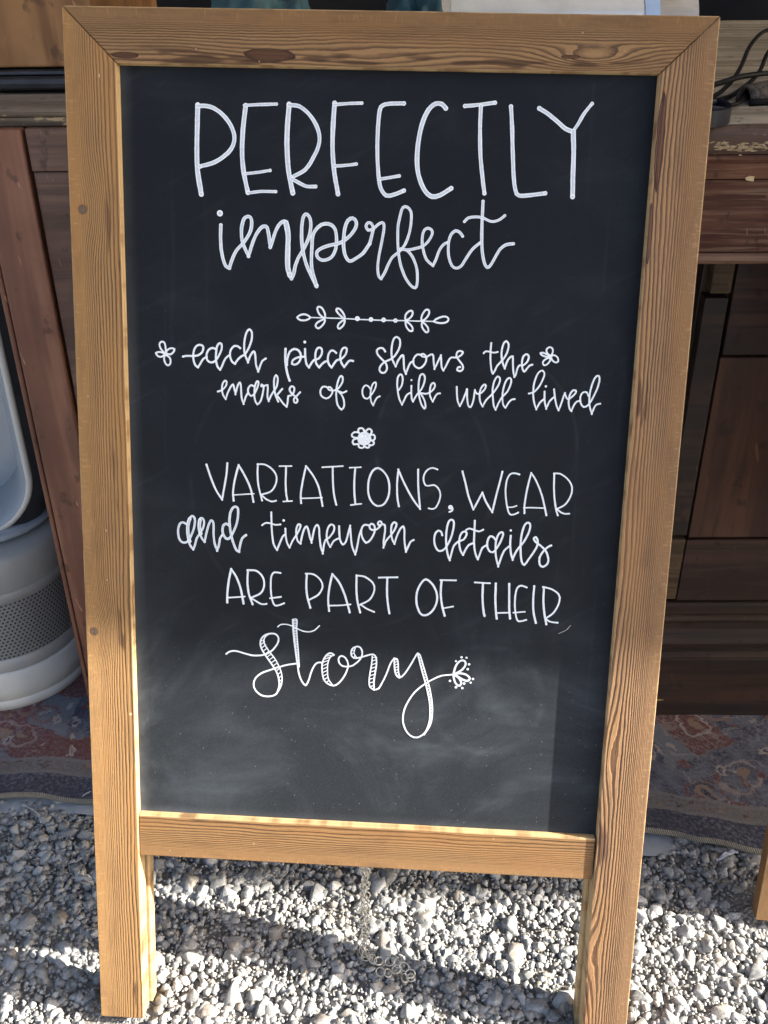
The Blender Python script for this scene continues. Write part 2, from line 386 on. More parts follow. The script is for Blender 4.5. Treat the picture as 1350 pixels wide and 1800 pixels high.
for P in (A, B, Cb, Db):
    bm = bmesh.new(); q = P + Vector((0.05 if P.x < 0 else -0.05, 0.05 if P.y < 2 else -0.05, 0)); add_tube(bm, [(q.x, q.y, GZ), (q.x, q.y, P.z+0.2)], 0.016, 12)
    bm_obj('pole', bm, pm, cn)
tag(cn, 'pale cloth market canopy on steel poles over the desk', 'canopy')

# ================================================================== RUG
NX, NY = 220, 70
t = NT('rug_pile', 0.95, 0.1)
uvn = t.tc('UV'); uv = t.sep(uvn); u, v = uv[0], uv[1]
NAVY = (0.052, 0.055, 0.082); SLATE = (0.15, 0.155, 0.195); RED = (0.165, 0.070, 0.062); CREAM = (0.37, 0.325, 0.295); TAN = (0.27, 0.18, 0.125); ICE = (0.165, 0.175, 0.20)
wob = t.noise(uvn, 45.0, 3.0); wob2 = t.noise(uvn, 160.0, 3.0)
wob3 = t.noise(t.xyz(u, v, 5.0), 38.0, 3.0)
wv = t.add(v, t.mul(t.sub(wob, 0.5), 0.026)); wu = t.add(u, t.add(t.mul(t.sub(wob2, 0.5), 0.012), t.mul(t.sub(wob3, 0.5), 0.028)))
vec = t.xyz(wu, wv, 0.0)
# field: big medallions, smaller rosettes and leaf sprigs
cell = t.voro(vec, 15.0); dist = t.voro(vec, 15.0, 'DISTANCE_TO_EDGE')['Distance']
rc = t.sep(cell['Color'])
f1 = t.mix(t.ss(wob, 0.3, 0.65), NAVY, SLATE)
c = f1
c = t.mix(t.mul(t.ss(t.add(rc[0], t.ss(u, 0.1, -0.2, 0.0, 0.28)), 0.78, 0.80), t.ss(dist, 0.006, 0.010)), c, RED)
c = t.mix(t.mul(t.ss(rc[0], 0.36, 0.34), t.ss(dist, 0.010, 0.016)), c, ICE)
c = t.mix(t.mul(t.ss(dist, 0.0, 0.004, 1.0, 0.0), 0.45), c, CREAM)
d1 = cell['Distance']
c = t.mix(t.mul(t.ss(d1, 0.28, 0.30), t.ss(d1, 0.34, 0.36, 1.0, 0.0)), c, t.mix(rc[1], RED, CREAM))
c = t.mix(t.ss(d1, 0.16, 0.19, 1.0, 0.0), c, TAN)
c = t.mix(t.ss(d1, 0.07, 0.09, 1.0, 0.0), c, NAVY)
vec2 = t.xyz(t.mul(wu, 1.6), wv, 3.0)
c2 = t.voro(vec2, 36.0); d2 = c2['Distance']; r2 = t.sep(c2['Color'])
on = t.ss(r2[2], 0.42, 0.44)
c = t.mix(t.mul(on, t.ss(d2, 0.30, 0.36, 1.0, 0.0)), c, t.mix(t.ss(r2[0], 0.45, 0.5), RED, CREAM))
c = t.mix(t.mul(on, t.ss(d2, 0.15, 0.19, 1.0, 0.0)), c, t.mix(t.ss(r2[1], 0.5, 0.55), NAVY, TAN))
vine = t.noise(t.xyz(t.mul(wu, 1.0), wv, 8.0), 22.0, 1.0)
c = t.mix(t.mul(t.ss(t.m('ABSOLUTE', t.sub(vine, 0.5)), 0.006, 0.016, 1.0, 0.0), 0.45), c, t.mix(t.ss(u, -0.1, 0.1), RED, CREAM))
# border bands near the edge
bw = t.add(v, t.mul(t.sub(wob2, 0.5), 0.004))
bandc = t.mix(t.ss(t.noise(t.xyz(t.mul(u, 60.0), t.mul(v, 120.0), 2.0), 1.0, 2.0), 0.52, 0.6), (0.17, 0.155, 0.15), t.mix(t.ss(wob, 0.4, 0.6), (0.085, 0.06, 0.055), TAN))
def band(c, lo, hi, col_): return t.mix(t.mul(t.ss(bw, lo-0.0015, lo+0.0015), t.ss(bw, hi-0.0015, hi+0.0015, 1.0, 0.0)), c, col_)
c = band(c, -0.02, 0.034, t.mix(wob, NAVY, (0.07, 0.072, 0.095)))
c = band(c, 0.034, 0.062, bandc)
c = band(c, 0.034, 0.039, (0.20, 0.19, 0.18)); c = band(c, 0.057, 0.062, (0.20, 0.185, 0.18))
# abrasion
ab = t.noise(uvn, 210.0, 4.0, 0.7); ab2 = t.noise(uvn, 14.0, 3.0)
c = t.mix(t.mul(t.ss(ab, 0.42, 0.66, 0.0, 0.85), t.ss(ab2, 0.35, 0.65, 0.35, 1.0)), c, (0.225, 0.225, 0.25))
c = t.mix(t.ss(t.noise(uvn, 320.0, 2.0), 0.6, 0.75, 0.0, 0.6), c, (0.02, 0.02, 0.025))
t.color(c); t.bump(t.add(t.noise(uvn, 700.0, 2.0), t.mul(ab, 0.5)), 0.7, 0.002)
bm = bmesh.new(); uvl = bm.loops.layers.uv.new('UVMap'); grid = []
def rug_z(x, v):
    e = math.exp(-v/0.045)
    return 0.0035 + e*(0.004 + 0.0035*math.sin(x*24+0.8) + 0.002*math.sin(x*53)) + 0.0006*math.sin(x*30+v*40)
for j in range(NY+1):
    f = (j/NY)**2.2; row = []
    for i in range(NX+1):
        x = -1.5 + 3.0*i/NX; v_ = f*1.3; row.append((bm.verts.new((x, float(rug_edge(x)) + v_, rug_z(x, v_))), x, v_))
    grid.append(row)
for j in range(NY):
    for i in range(NX):
        q = [grid[j][i], grid[j][i+1], grid[j+1][i+1], grid[j+1][i]]; fc = bm.faces.new([a[0] for a in q])
        for lp, a in zip(fc.loops, q): lp[uvl].uv = (a[1], a[2])
rug = empty('rug', (0, 0.84, 0))
pile = bm_obj('pile', bm, t.mat, rug, True); pile.matrix_parent_inverse = Matrix.Translation((0, -0.84, 0))
md = pile.modifiers.new('thickness', 'SOLIDIFY'); md.thickness = 0.004; md.offset = -1
tag(rug, 'faded blue and red patterned rug with a cream bound edge under the furniture', 'rug')
t = NT('binding_yarn', 0.9, 0.2); uvx = t.sep(t.tc('Object'))
wv_ = t.m('SINE', t.add(t.mul(uvx[0], 2600.0), t.mul(uvx[2], 1400.0)))
t.color(t.mix(t.ss(wv_, -0.6, 0.8), (0.16, 0.15, 0.13), (0.36, 0.34, 0.29))); t.bump(wv_, 0.8, 0.0012)
bm = bmesh.new(); add_tube(bm, [(x, float(rug_edge(x)) - 0.001, rug_z(x, 0) + 0.0005) for x in np.linspace(-1.5, 1.5, 300)], 0.0036, 8)
bd = bm_obj('binding', bm, t.mat, rug, True); bd.matrix_parent_inverse = Matrix.Translation((0, -0.84, 0))
# underlay showing beneath the rug edge
bm = bmesh.new(); rows = []
PX = [-1.5, -0.7, -0.5, -0.36, -0.2, 0.2, 0.27, 0.30, 0.325, 0.35, 0.366, 0.40, 1.5]; PO = [-0.006, -0.008, -0.010, -0.014, -0.02, -0.025, -0.026, -0.024, -0.018, -0.008, 0.006, 0.012, 0.012]
for j in range(13):
    row = []
    for i in range(201):
        x = -1.5 + 3.0*i/200; y = float(rug_edge(x)) + float(np.interp(x, PX, PO)) + j*0.02
        z = -0.004 + 0.002*math.sin(x*31 + j*0.5) + 0.0016*math.sin(x*67+1 - j) - (0.003 if j == 0 else 0)
        row.append(bm.verts.new((x, y, min(z, -0.0005 if j > 1 else 0.001))))
    rows.append(row)
for j in range(12):
    for i in range(200): bm.faces.new([rows[j][i], rows[j][i+1], rows[j+1][i+1], rows[j+1][i]])
pad = bm_obj('rug_underlay', bm, plain('underlay_felt', (0.34, 0.36, 0.38), 0.85, var=0.1, vs=60, bump=0.2), None, True)
tag(pad, 'thin pale grey sheet poking out between the rug edge and the gravel', 'underlay')
# loose threads and plastic scrap
thm = plain('white_thread', (0.55, 0.56, 0.58), 0.8)
bm = bmesh.new(); add_tube(bm, crom([(-0.437, 0.851, 0.004), (-0.425, 0.845, 0.003), (-0.415, 0.838, 0.001), (-0.411, 0.828, -0.001)], 6), 0.0005, 5)
tag(bm_obj('loose_thread', bm, thm, None, True), 'loose white thread trailing from the rug edge down onto the gravel', 'thread', 'loose threads by the rug')
bm = bmesh.new(); add_tube(bm, crom([(-0.372, 0.853, 0.004), (-0.366, 0.862, 0.008), (-0.3585, 0.866, 0.010)], 6), 0.0006, 5)
tag(bm_obj('loose_thread', bm, thm, None, True), 'short white thread curling up at the rug edge beside the sign', 'thread', 'loose threads by the rug')

bm = bmesh.new(); pth = crom([(0.372, 0.764, -0.003), (0.381, 0.768, 0.001), (0.391, 0.772, 0.002), (0.399, 0.774, 0.0)], 6); ps = []
for i, p_ in enumerate(pth):
    w_ = 0.0028*(0.5+0.5*math.sin(i/len(pth)*3.1)); ps.append((bm.verts.new(p_+Vector((0, -w_, 0.0006*math.sin(i)))), bm.verts.new(p_+Vector((0, w_, 0.0012*math.cos(i))))))
for a_, b_ in zip(ps, ps[1:]): bm.faces.new([a_[0], b_[0], b_[1], a_[1]])
sc_ = bm_obj('plastic_strip', bm, plain('white_plastic', (0.62, 0.65, 0.72), 0.4)); sc_.modifiers.new('thickness', 'SOLIDIFY').thickness = 0.0006
tag(sc_, 'small white plastic strip lying on the gravel at the rug edge', 'plastic scrap')

# ================================================================== DESK (right) 
top_w = furn_wood('desk_top_wood', (0.36, 0.30, 0.225), (0.52, 0.44, 0.34), (0.22, 0.175, 0.13), 'x', 0.9, 0.75, 0.3)
nose_w = furn_wood('desk_nose_wood', (0.085, 0.048, 0.034), (0.15, 0.10, 0.07), (0.045, 0.028, 0.022), 'x', 1.0, 0.6, 0.4, wear=(30, 60, 150), weartint=(0.30, 0.22, 0.13), wlo=0.60)
apron_w = furn_wood('desk_apron_wood', (0.085, 0.031, 0.020), (0.150, 0.066, 0.038), (0.22, 0.13, 0.08), 'x', 1.6, 0.7, 0.25, bump=0.9, wear=(16, 16, 120), weartint=(0.28, 0.20, 0.13), wlo=0.73)
bead_w = furn_wood('desk_bead_wood', (0.17, 0.070, 0.035), (0.22, 0.12, 0.07), (0.10, 0.05, 0.03), 'x', 1.0, 0.5, 0.5, wear=(25, 60, 200), wlo=0.62, weartint=(0.26, 0.17, 0.10))
dark_w = furn_wood('pedestal_wood', (0.034, 0.016, 0.013), (0.058, 0.028, 0.021), (0.020, 0.011, 0.009), 'x', 0.8, 0.5, 0.5)
red_w = furn_wood('drawer_wood', (0.060, 0.024, 0.015), (0.10, 0.042, 0.025), (0.036, 0.016, 0.011), 'z', 0.6, 0.45, 0.5)
tan_w = furn_wood('block_wood', (0.075, 0.048, 0.026), (0.11, 0.07, 0.038), (0.05, 0.03, 0.018), 'x', 1.6, 0.6)
base_w = furn_wood('plinth_wood', (0.026, 0.016, 0.013), (0.052, 0.026, 0.018), (0.016, 0.011, 0.010), 'x', 0.8, 0.5, 0.5)
desk = empty('wooden_desk', (0.45, 0.888, 0.003), -0.012)
# desk local frame: x along the front, y back from the nose, z from the rug
DZ = 0.762
box('plank', -0.66, 0.95, 0.010, 0.1622, DZ-0.024, DZ, top_w, desk, 0.0012)
box('plank', -0.66, 0.95, 0.1634, 0.3656, DZ-0.024, DZ-0.0004, top_w, desk, 0.0012)
box('plank', -0.66, 0.95, 0.3680, 0.7600, DZ-0.024, DZ-0.0002, top_w, desk, 0.0012)
pr = [(0.0095, DZ-0.0005)] + [(0.0085-0.0085*math.sin(a), DZ-0.0085+0.008*math.cos(a)) for a in np.linspace(0, math.pi*0.55, 7)] + [(0.0015, DZ-0.020), (0.004, DZ-0.024), (0.0095, DZ-0.0245)]
sweep_x('edge_moulding', pr, -0.66, 0.95, nose_w, desk)
pr = [(0.022, DZ-0.0250), (0.005, DZ-0.0250), (0.0045, DZ-0.028), (0.007, DZ-0.031), (0.009, DZ-0.0325), (0.0088, DZ-0.036), (0.012, DZ-0.042), (0.013, DZ-0.0465), (0.016, DZ-0.0475), (0.022, DZ-0.0478)]
sweep_x('cove_moulding', pr, -0.655, 0.945, apron_w, desk)
box('apron', -0.655, 0.945, 0.0155, 0.034, DZ-0.1125, DZ-0.048, apron_w, desk, 0.001)
pr = [(0.034, DZ-0.1130), (0.0135, DZ-0.1130), (0.0115, DZ-0.1150), (0.0112, DZ-0.1195), (0.0135, DZ-0.1225), (0.018, DZ-0.1240), (0.034, DZ-0.1240)]
sweep_x('bead_moulding', pr, -0.655, 0.945, bead_w, desk)
# right pedestal (x local = world - 0.45)
PY = 0.112
box('post', -0.1185, -0.0945, PY-0.002, PY+0.03, 0.280, 0.572, base_w, desk, 0.001)
box('block', -0.1150, -0.0940, PY-0.004, PY+0.03, 0.577, 0.634, tan_w, desk, 0.0015)
box('carcass', -0.120, 0.88, PY+0.016, 0.70, 0.098, DZ-0.125, base_w, desk, 0.001)
box('drawer_front', -0.0900, 0.86, PY, PY+0.0155, 0.5075, 0.634, dark_w, desk, 0.0015)
box('drawer_front', -0.0915, 0.86, PY-0.0005, PY+0.0155, 0.2760, 0.5050, red_w, desk, 0.0015)
box('rail', -0.0925, 0.86, PY-0.001, PY+0.0155, 0.184, 0.2735, dark_w, desk, 0.001)
box('block', -0.1190, -0.0945, PY-0.002, PY+0.0155, 0.187, 0.2745, tan_w, desk, 0.001)
pr = [(PY+0.015, 0.183), (PY-0.004, 0.183), (PY-0.007, 0.180), (PY-0.0065, 0.168), (PY-0.004, 0.165), (PY-0.007, 0.163), (PY-0.0085, 0.159), (PY-0.007, 0.155), (PY-0.004, 0.152), (PY-0.004, 0.142), (PY-0.008, 0.137), (PY-0.012, 0.125), (PY-0.011, 0.118), (PY-0.007, 0.114), (PY-0.007, 0.108), (PY-0.012, 0.103), (PY-0.012, 0.100), (PY+0.015, 0.100)]
sweep_x('base_moulding', pr, -0.123, 0.87, base_w, desk)
box('plinth', -0.1235, 0.88, PY-0.0115, 0.70, 0.0, 0.0995, base_w, desk, 0.0015)
box('side_panel', -0.64, -0.615, 0.20, 0.70, 0.0, DZ-0.1245, base_w, desk, 0.0015)
# flaked paint and chips on the nose and apron
bm = bmesh.new()
def flake(bm, x, y, z, rx, rz, th=0.0007, n=11):
    f = []; 
    for i in range(n):
        a_ = 2*math.pi*i/n; k = random.uniform(0.45, 1.15); f.append((x+rx*k*math.cos(a_), z+rz*k*math.sin(a_)))
    a_ = [bm.verts.new((p0, y, p1)) for p0, p1 in f]; b_ = [bm.verts.new((p0*0.97+x*0.03, y-th, p1*0.97+z*0.03)) for p0, p1 in f]
    bm.faces.new(b_)
    for i in range(n): bm.faces.new([a_[i], a_[(i+1) % n], b_[(i+1) % n], b_[i]])
for i in range(110):
    x = random.uniform(-0.165, -0.085); flake(bm, x, 0.0009+random.uniform(-0.0003, 0.0003), DZ-0.0165+random.gauss(0, 0.0022), random.uniform(0.0012, 0.0045), random.uniform(0.0003, 0.0011), 0.0005, 7)
for i in range(22):
    x = random.uniform(-0.165, 0.10); flake(bm, x, 0.0022, DZ-0.0205+random.gauss(0, 0.0012), random.uniform(0.002, 0.006), random.uniform(0.0003, 0.0007))
tag(bm_obj('flaked_paint', bm, plain('bare_chip', (0.33, 0.25, 0.145), 0.9, var=0.3, vs=400, bump=0.5), desk), kind='stuff')
bm = bmesh.new(); flake(bm, -0.128, 0.0135, DZ-0.0465, 0.0060, 0.0030, 0.0025, 7)
bm_obj('chip', bm, plain('bare_wood_chip', (0.60, 0.44, 0.24), 0.9), desk)
bm = bmesh.new(); flake(bm, -0.100, PY-0.0116, 0.032, 0.010, 0.0018, 0.001, 8)
bm_obj('scrape', bm, plain('bare_scrape', (0.33, 0.21, 0.09), 0.9), desk)
tag(desk, 'long dark antique wooden desk with weathered plank top and moulded apron', 'desk')

# ================================================================== TABLE (left)
ltop_w = furn_wood('table_top_wood', (0.19, 0.155, 0.125), (0.26, 0.21, 0.165), (0.10, 0.08, 0.065), 'x', 0.9, 0.7)
ledge_w = furn_wood('table_edge_wood', (0.105, 0.08, 0.055), (0.17, 0.13, 0.085), (0.05, 0.035, 0.026), 'x', 1.6, 0.7, wear=(38, 10, 120), weartint=(0.46, 0.34, 0.18), wlo=0.555, bump=0.7)
stile_w = furn_wood('table_stile_wood', (0.215, 0.088, 0.052), (0.29, 0.13, 0.078), (0.14, 0.058, 0.036), 'z', 0.35, 0.5, 0.4)
panel_w = furn_wood('table_panel_wood', (0.125, 0.066, 0.049), (0.165, 0.09, 0.066), (0.08, 0.044, 0.034), 'x', 0.7, 0.5, 0.4)
tab = empty('wooden_table', (-0.35, 0.985, 0.003))
box('table_top', -1.05, 0.125, 0.0042, 0.62, DZ-0.0045, DZ, ltop_w, tab, 0.0015)
box('edge_band', -1.05, 0.125, 0.0, 0.0245, DZ-0.0128, DZ-0.0046, ledge_w, tab, 0.0016)
box('edge_strip', -1.05, 0.125, -0.0008, 0.0035, DZ-0.0042, DZ-0.0004, ledge_w, tab, 0.0014)
box('stile', -0.0245, 0.0205, -0.0100, 0.016, 0.0, DZ-0.0132, stile_w, tab, 0.0018)
box('corner_bead', -0.0315, -0.0258, -0.0085, 0.018, 0.0, DZ-0.0132, stile_w, tab, 0.002)
box('rail', 0.0232, 0.115, -0.0075, 0.016, 0.7105, DZ-0.0132, panel_w, tab, 0.0015)
box('panel', 0.0232, 0.115, -0.0050, 0.016, 0.0, 0.7095, panel_w, tab, 0.0015)
box('carcass', -0.030, 0.118, 0.0165, 0.58, 0.0, DZ-0.0134, panel_w, tab, 0.001)
box('leg', -1.03, -0.97, 0.02, 0.08, 0.0, DZ-0.0134, stile_w, tab, 0.003)
box('leg', -1.03, -0.97, 0.50, 0.56, 0.0, DZ-0.0134, stile_w, tab, 0.003)
tag(tab, 'reddish brown wooden table with chipped front edge and framed pedestal', 'table')

# chest standing on the table
chest = empty('wooden_chest', (-0.62, 1.078, 0.003+DZ))
chest_w = furn_wood('chest_wood', (0.24, 0.115, 0.042), (0.33, 0.17, 0.066), (0.16, 0.072, 0.026), 'z', 0.45, 0.5, 0.4)
trim = plain('grey_black_paint', (0.040, 0.042, 0.046), 0.4, var=0.35, vs=25)
pr = [(0.004, 0.0035), (0.0, 0.006), (-0.001, 0.010), (0.001, 0.0138), (0.006, 0.0160), (0.02, 0.0162), (0.02, 0.0035)]
sweep_x('base_moulding', pr, -0.45, 0.346, trim, chest)
pr = [(0.007, 0.0167), (0.0045, 0.0180), (0.0055, 0.0205), (0.010, 0.0215), (0.03, 0.0215), (0.03, 0.0167)]
sweep_x('bead', pr, -0.45, 0.345, trim, chest)
box('body', -0.445, 0.342, 0.010, 0.34, 0.0235, 0.28, chest_w, chest, 0.002)
box('lid', -0.45, 0.346, 0.004, 0.345, 0.282, 0.305, chest_w, chest, 0.004)
for fx in (-0.44, 0.30): box('foot', fx, fx+0.03, 0.024, 0.05, 0.0, 0.0160, trim, chest, 0.001)
tag(chest, 'light brown wooden chest with dark grey rounded base moulding on the table', 'chest')

# ================================================================== FAN / AIR PURIFIER
fan = empty('air_purifier', (-0.528, 1.120, 0.0045), 0.30)
silver = plain('silver_plastic', (0.46, 0.455, 0.43), 0.42, 0.15, var=0.04)
whiteg = plain('pale_grey_plastic', (0.68, 0.665, 0.61), 0.45, 0.0, var=0.03)
steel = plain('blue_grey_plastic', (0.42, 0.46, 0.50), 0.38, 0.2, var=0.04)
darkp = plain('charcoal_plastic', (0.030, 0.032, 0.036), 0.38, 0.0, spec=0.3, var=0.06)
bm = bmesh.new(); lathe(bm, [(0.0, 0.0), (0.104, 0.0), (0.111, 0.004), (0.113, 0.012), (0.113, 0.0195), (0.1122, 0.020), (0.1122, 0.0210), (0.113, 0.0215), (0.1125, 0.040), (0.110, 0.058), (0.108, 0.0625), (0.1, 0.063)])
bm_obj('base_ring', bm, whiteg, fan, True)
bm = bmesh.new(); lathe(bm, [(0.1, 0.0632), (0.1065, 0.0632), (0.107, 0.066), (0.107, 0.082), (0.1058, 0.083)])
bm_obj('lower_band', bm, silver, fan, True)
t = NT('perforated_grille', 0.35, 0.5); t.b.inputs['Metallic'].default_value = 0.6
o = t.sep(t.tc('UV'))
row = t.mul(o[1], 1.0); ri = t.m('FLOOR', row)
uu = t.add(o[0], t.mul(t.m('MODULO', ri, 2.0), 0.5))
fu = t.sub(t.m('FRACT', uu), 0.5); fv = t.mul(t.sub(t.m('FRACT', row), 0.5), 0.86)
dd = t.m('SQRT', t.add(t.mul(fu, fu), t.mul(fv, fv)))
hole = t.ss(dd, 0.20, 0.28, 1.0, 0.0)
t.color(t.mix(hole, (0.52, 0.525, 0.51), (0.045, 0.046, 0.048))); t.put(t.b.inputs['Metallic'], t.mul(t.sub(1.0, hole), 0.6)); t.bump(t.mul(hole, -1.0), 1.0, 0.002)
bm = bmesh.new(); uvl = bm.loops.layers.uv.new('UVMap'); SEG = 96; rg = []
for z in np.linspace(0.083, 0.168, 9): rg.append([bm.verts.new((0.1055*math.cos(2*math.pi*k/SEG), 0.1055*math.sin(2*math.pi*k/SEG), z)) for k in range(SEG)])
for j in range(8):
    for k in range(SEG):
        fc = bm.faces.new([rg[j][k], rg[j][(k+1) % SEG], rg[j+1][(k+1) % SEG], rg[j+1][k]])
        for lp, (kk, jj) in zip(fc.loops, ((k, j), (k+1, j), (k+1, j+1), (k, j+1))): lp[uvl].uv = (kk/SEG*116, jj/8*17)
bm_obj('grille', bm, t.mat, fan, True)
bm = bmesh.new(); lathe(bm, [(0.1057, 0.1685), (0.1068, 0.169), (0.1068, 0.182), (0.1062, 0.183), (0.1068, 0.184), (0.1068, 0.226), (0.104, 0.232), (0.095, 0.234), (0.07, 0.234), (0.06, 0.24), (0.0, 0.24)])
bm_obj('body', bm, silver, fan, True)
# loop: long oval ring, bellied cross-section
def oval(hw, zc, hh, n=24):
    p_ = []
    for i in range(n+1): a_ = math.pi*i/n; p_.append((hw*math.cos(a_), zc+hh+hw*math.sin(a_)))
    for i in range(n+1): a_ = math.pi + math.pi*i/n; p_.append((hw*math.cos(a_), zc-hh+hw*math.sin(a_)))
    return p_
def ovals(name, rings, mat):
    bm = bmesh.new(); R_ = [[bm.verts.new((x, y, z)) for x, z in oval(hw, 0.448, 0.128)] for hw, y in rings]
    n = len(R_[0])
    for A_, B_ in zip(R_, R_[1:]):
        for k in range(n): bm.faces.new([A_[k], A_[(k+1) % n], B_[(k+1) % n], B_[k]])
    return bm_obj(name, bm, mat, fan, True)
ovals('loop_inner', [(0.072, -0.058), (0.066, -0.050), (0.064, 0.0), (0.066, 0.05)], steel)
ovals('loop_rim', [(0.0722, -0.0585), (0.0755, -0.0600), (0.0795, -0.0580), (0.0805, -0.054)], whiteg)
ovals('loop_shell', [(0.0806, -0.0535), (0.094, -0.050), (0.106, -0.036), (0.112, -0.008), (0.111, 0.018), (0.102, 0.045), (0.082, 0.056), (0.066, 0.0505)], darkp)
bm = bmesh.new(); f_ = [bm.verts.new((x*0.995, 0.03, z)) for x, z in oval(0.0655, 0.448, 0.128)]; bm.faces.new(f_); bm_obj('inner_panel', bm, steel, fan)
bm = bmesh.new()
rgs = [[bm.verts.new((0.098*s_*math.cos(a_), 0.080*s_*math.sin(a_), z)) for a_ in np.linspace(0, 2*math.pi, 49)[:-1]] for s_, z in ((0.75, 0.2350), (0.88, 0.2375), (0.97, 0.2415), (1.0, 0.2455), (0.96, 0.2490), (0.7, 0.2500))]
for A_, B_ in zip(rgs, rgs[1:]):
    for k in range(48): bm.faces.new([A_[k], A_[(k+1) % 48], B_[(k+1) % 48], B_[k]])
bm.faces.new(rgs[-1])
bm_obj('neck', bm, steel, fan, True)
tag(fan, 'silver grey bladeless tower air purifier with perforated base standing on the rug', 'air purifier')

# ================================================================== THINGS ON THE DESK
def fabric_pile(name, cx, cy, z0, rx, ry, h, mat, seed, label):
    bm = bmesh.new(); bmesh.ops.create_icosphere(bm, subdivisions=5, radius=1.0)
    for v in bm.verts:
        p_ = v.co.copy(); n_ = mnoise.fractal(p_*1.6+Vector((seed, 0, 0)), 1.0, 2.0, 4); rd = abs(mnoise.noise(p_*2.2+Vector((0, seed, 0)))) 
        k = 1 + 0.22*n_ - 0.30*rd; zz = max(p_.z, -0.55)
        v.co = Vector((cx+p_.x*rx*k, cy+p_.y*ry*k, z0 + (zz+0.55)/1.55*h*k))
    o_ = bm_obj(name, bm, mat, None, True); return tag(o_, label, 'cloth', 'bundled clothes on the desk')
teal = plain('teal_denim', (0.045, 0.10, 0.108), 0.9, var=0.3, vs=50, bump=0.4)
teal2 = plain('dark_teal_denim', (0.030, 0.072, 0.080), 0.9, var=0.3, vs=50, bump=0.4)
ZD = 0.003+DZ
fabric_pile('cloth_bundle', -0.118, 1.10, ZD, 0.066, 0.075, 0.105, teal, 1.3, 'wider crumpled teal cloth bundle on the desk behind the sign')
fabric_pile('cloth_bundle', 0.040, 1.11, ZD, 0.036, 0.065, 0.112, teal2, 5.7, 'narrower dark teal cloth bundle beside the paper roll')
# kraft paper roll in clear wrap
roll = empty('paper_roll', (0.185, 1.125, ZD+0.0455), 0.0)
t = NT('wrapped_kraft', 0.12, 0.6); o = t.tc('Object'); so_ = t.sep(o)
cr = t.noise(t.xyz(t.mul(so_[0], 14.0), t.mul(so_[1], 50.0), t.mul(so_[2], 50.0)), 1.0, 3.0)
t.color(t.mix(t.ss(cr, 0.4, 0.7), (0.40, 0.34, 0.27), (0.55, 0.50, 0.43))); t.b.inputs['Coat Weight'].default_value = 0.6; t.b.inputs['Coat Roughness'].default_value = 0.08; t.bump(cr, 0.35, 0.003)
def rollpart(name, x0, x1, r, mat, par=roll, caps=True):
    bm = bmesh.new(); n = 48; rs = [[bm.verts.new((x, r_*math.cos(2*math.pi*k/n), r_*math.sin(2*math.pi*k/n))) for k in range(n)] for x, r_ in ((x0, 0.019), (x0, r), (x1, r), (x1, 0.019))]
    for A_, B_ in zip(rs if caps else rs[1:3], (rs if caps else rs[1:3])[1:]):
        for k in range(n): bm.faces.new([A_[k], A_[(k+1) % n], B_[(k+1) % n], B_[k]])
    return bm_obj(name, bm, mat, par, True)
rp = rollpart('paper', -0.125, 0.125, 0.045, t.mat)
rp.data.set_sharp_from_angle(angle=0.6) if hasattr(rp.data, 'set_sharp_from_angle') else None
rollpart('plastic_wrap', -0.115, 0.072, 0.0455, plain('clear_film_sheen', (0.66, 0.66, 0.63), 0.10, 0.25, var=0.10, vs=20, bump=0.25), caps=False)
bm = bmesh.new(); n = 14; a0, a1 = math.radians(60), math.radians(175); ra = [[bm.verts.new((x, -0.0460*math.sin(a0+(a1-a0)*k/n), 0.0460*math.cos(math.pi-(a0+(a1-a0)*k/n)))) for k in range(n+1)] for x in (0.073, 0.0875)]
for k in range(n): bm.faces.new([ra[0][k], ra[0][k+1], ra[1][k+1], ra[1][k]])
bm_obj('label_band', bm, plain('pale_blue_label', (0.42, 0.55, 0.74), 0.4), roll, True)
tag(roll, 'roll of kraft paper in clear shiny wrap with a pale blue label on the desk', 'paper roll')
# cables
blk = plain('black_rubber', (0.007, 0.0075, 0.009), 0.6, spec=0.2)
def cable(pts, r, label):
    bm = bmesh.new(); add_tube(bm, crom(pts, 10), r, 10); return tag(bm_obj('power_cable', bm, blk, None, True), label, 'cable', 'black cables on the desk')
cz_ = ZD+0.0032
cable([(0.60, 1.42, cz_), (0.52, 1.385, cz_+0.012), (0.4640, 1.325, cz_+0.020), (0.418, 1.24, cz_+0.016), (0.375, 1.135, cz_+0.006), (0.340, 1.055, cz_+0.003), (0.305, 1.000, cz_), (0.255, 0.972, cz_)], 0.0022, 'upper black cable curving up to the right across the plank joint')
cable([(0.61, 1.385, cz_+0.003), (0.53, 1.36, cz_+0.010), (0.480, 1.305, cz_+0.015), (0.430, 1.215, cz_+0.011), (0.390, 1.120, cz_+0.004), (0.352, 1.050, cz_), (0.315, 0.993, cz_), (0.26, 0.955, cz_)], 0.0022, 'black cable running just inside the topmost cable')
cable([(0.60, 1.23, cz_), (0.50, 1.165, cz_+0.002), (0.425, 1.12, cz_+0.004), (0.365, 1.075, cz_+0.008), (0.315, 1.030, cz_+0.006), (0.255, 0.985, cz_)], 0.0026, 'thicker black cable crossing in front of the curved pair')
cable([(0.58, 1.16, cz_), (0.45, 1.115, cz_+0.004), (0.395, 1.075, cz_+0.004), (0.352, 1.020, cz_+0.004), (0.326, 0.975, cz_), (0.300, 0.955, cz_)], 0.0020, 'thin black cable ending behind the iron ornament')
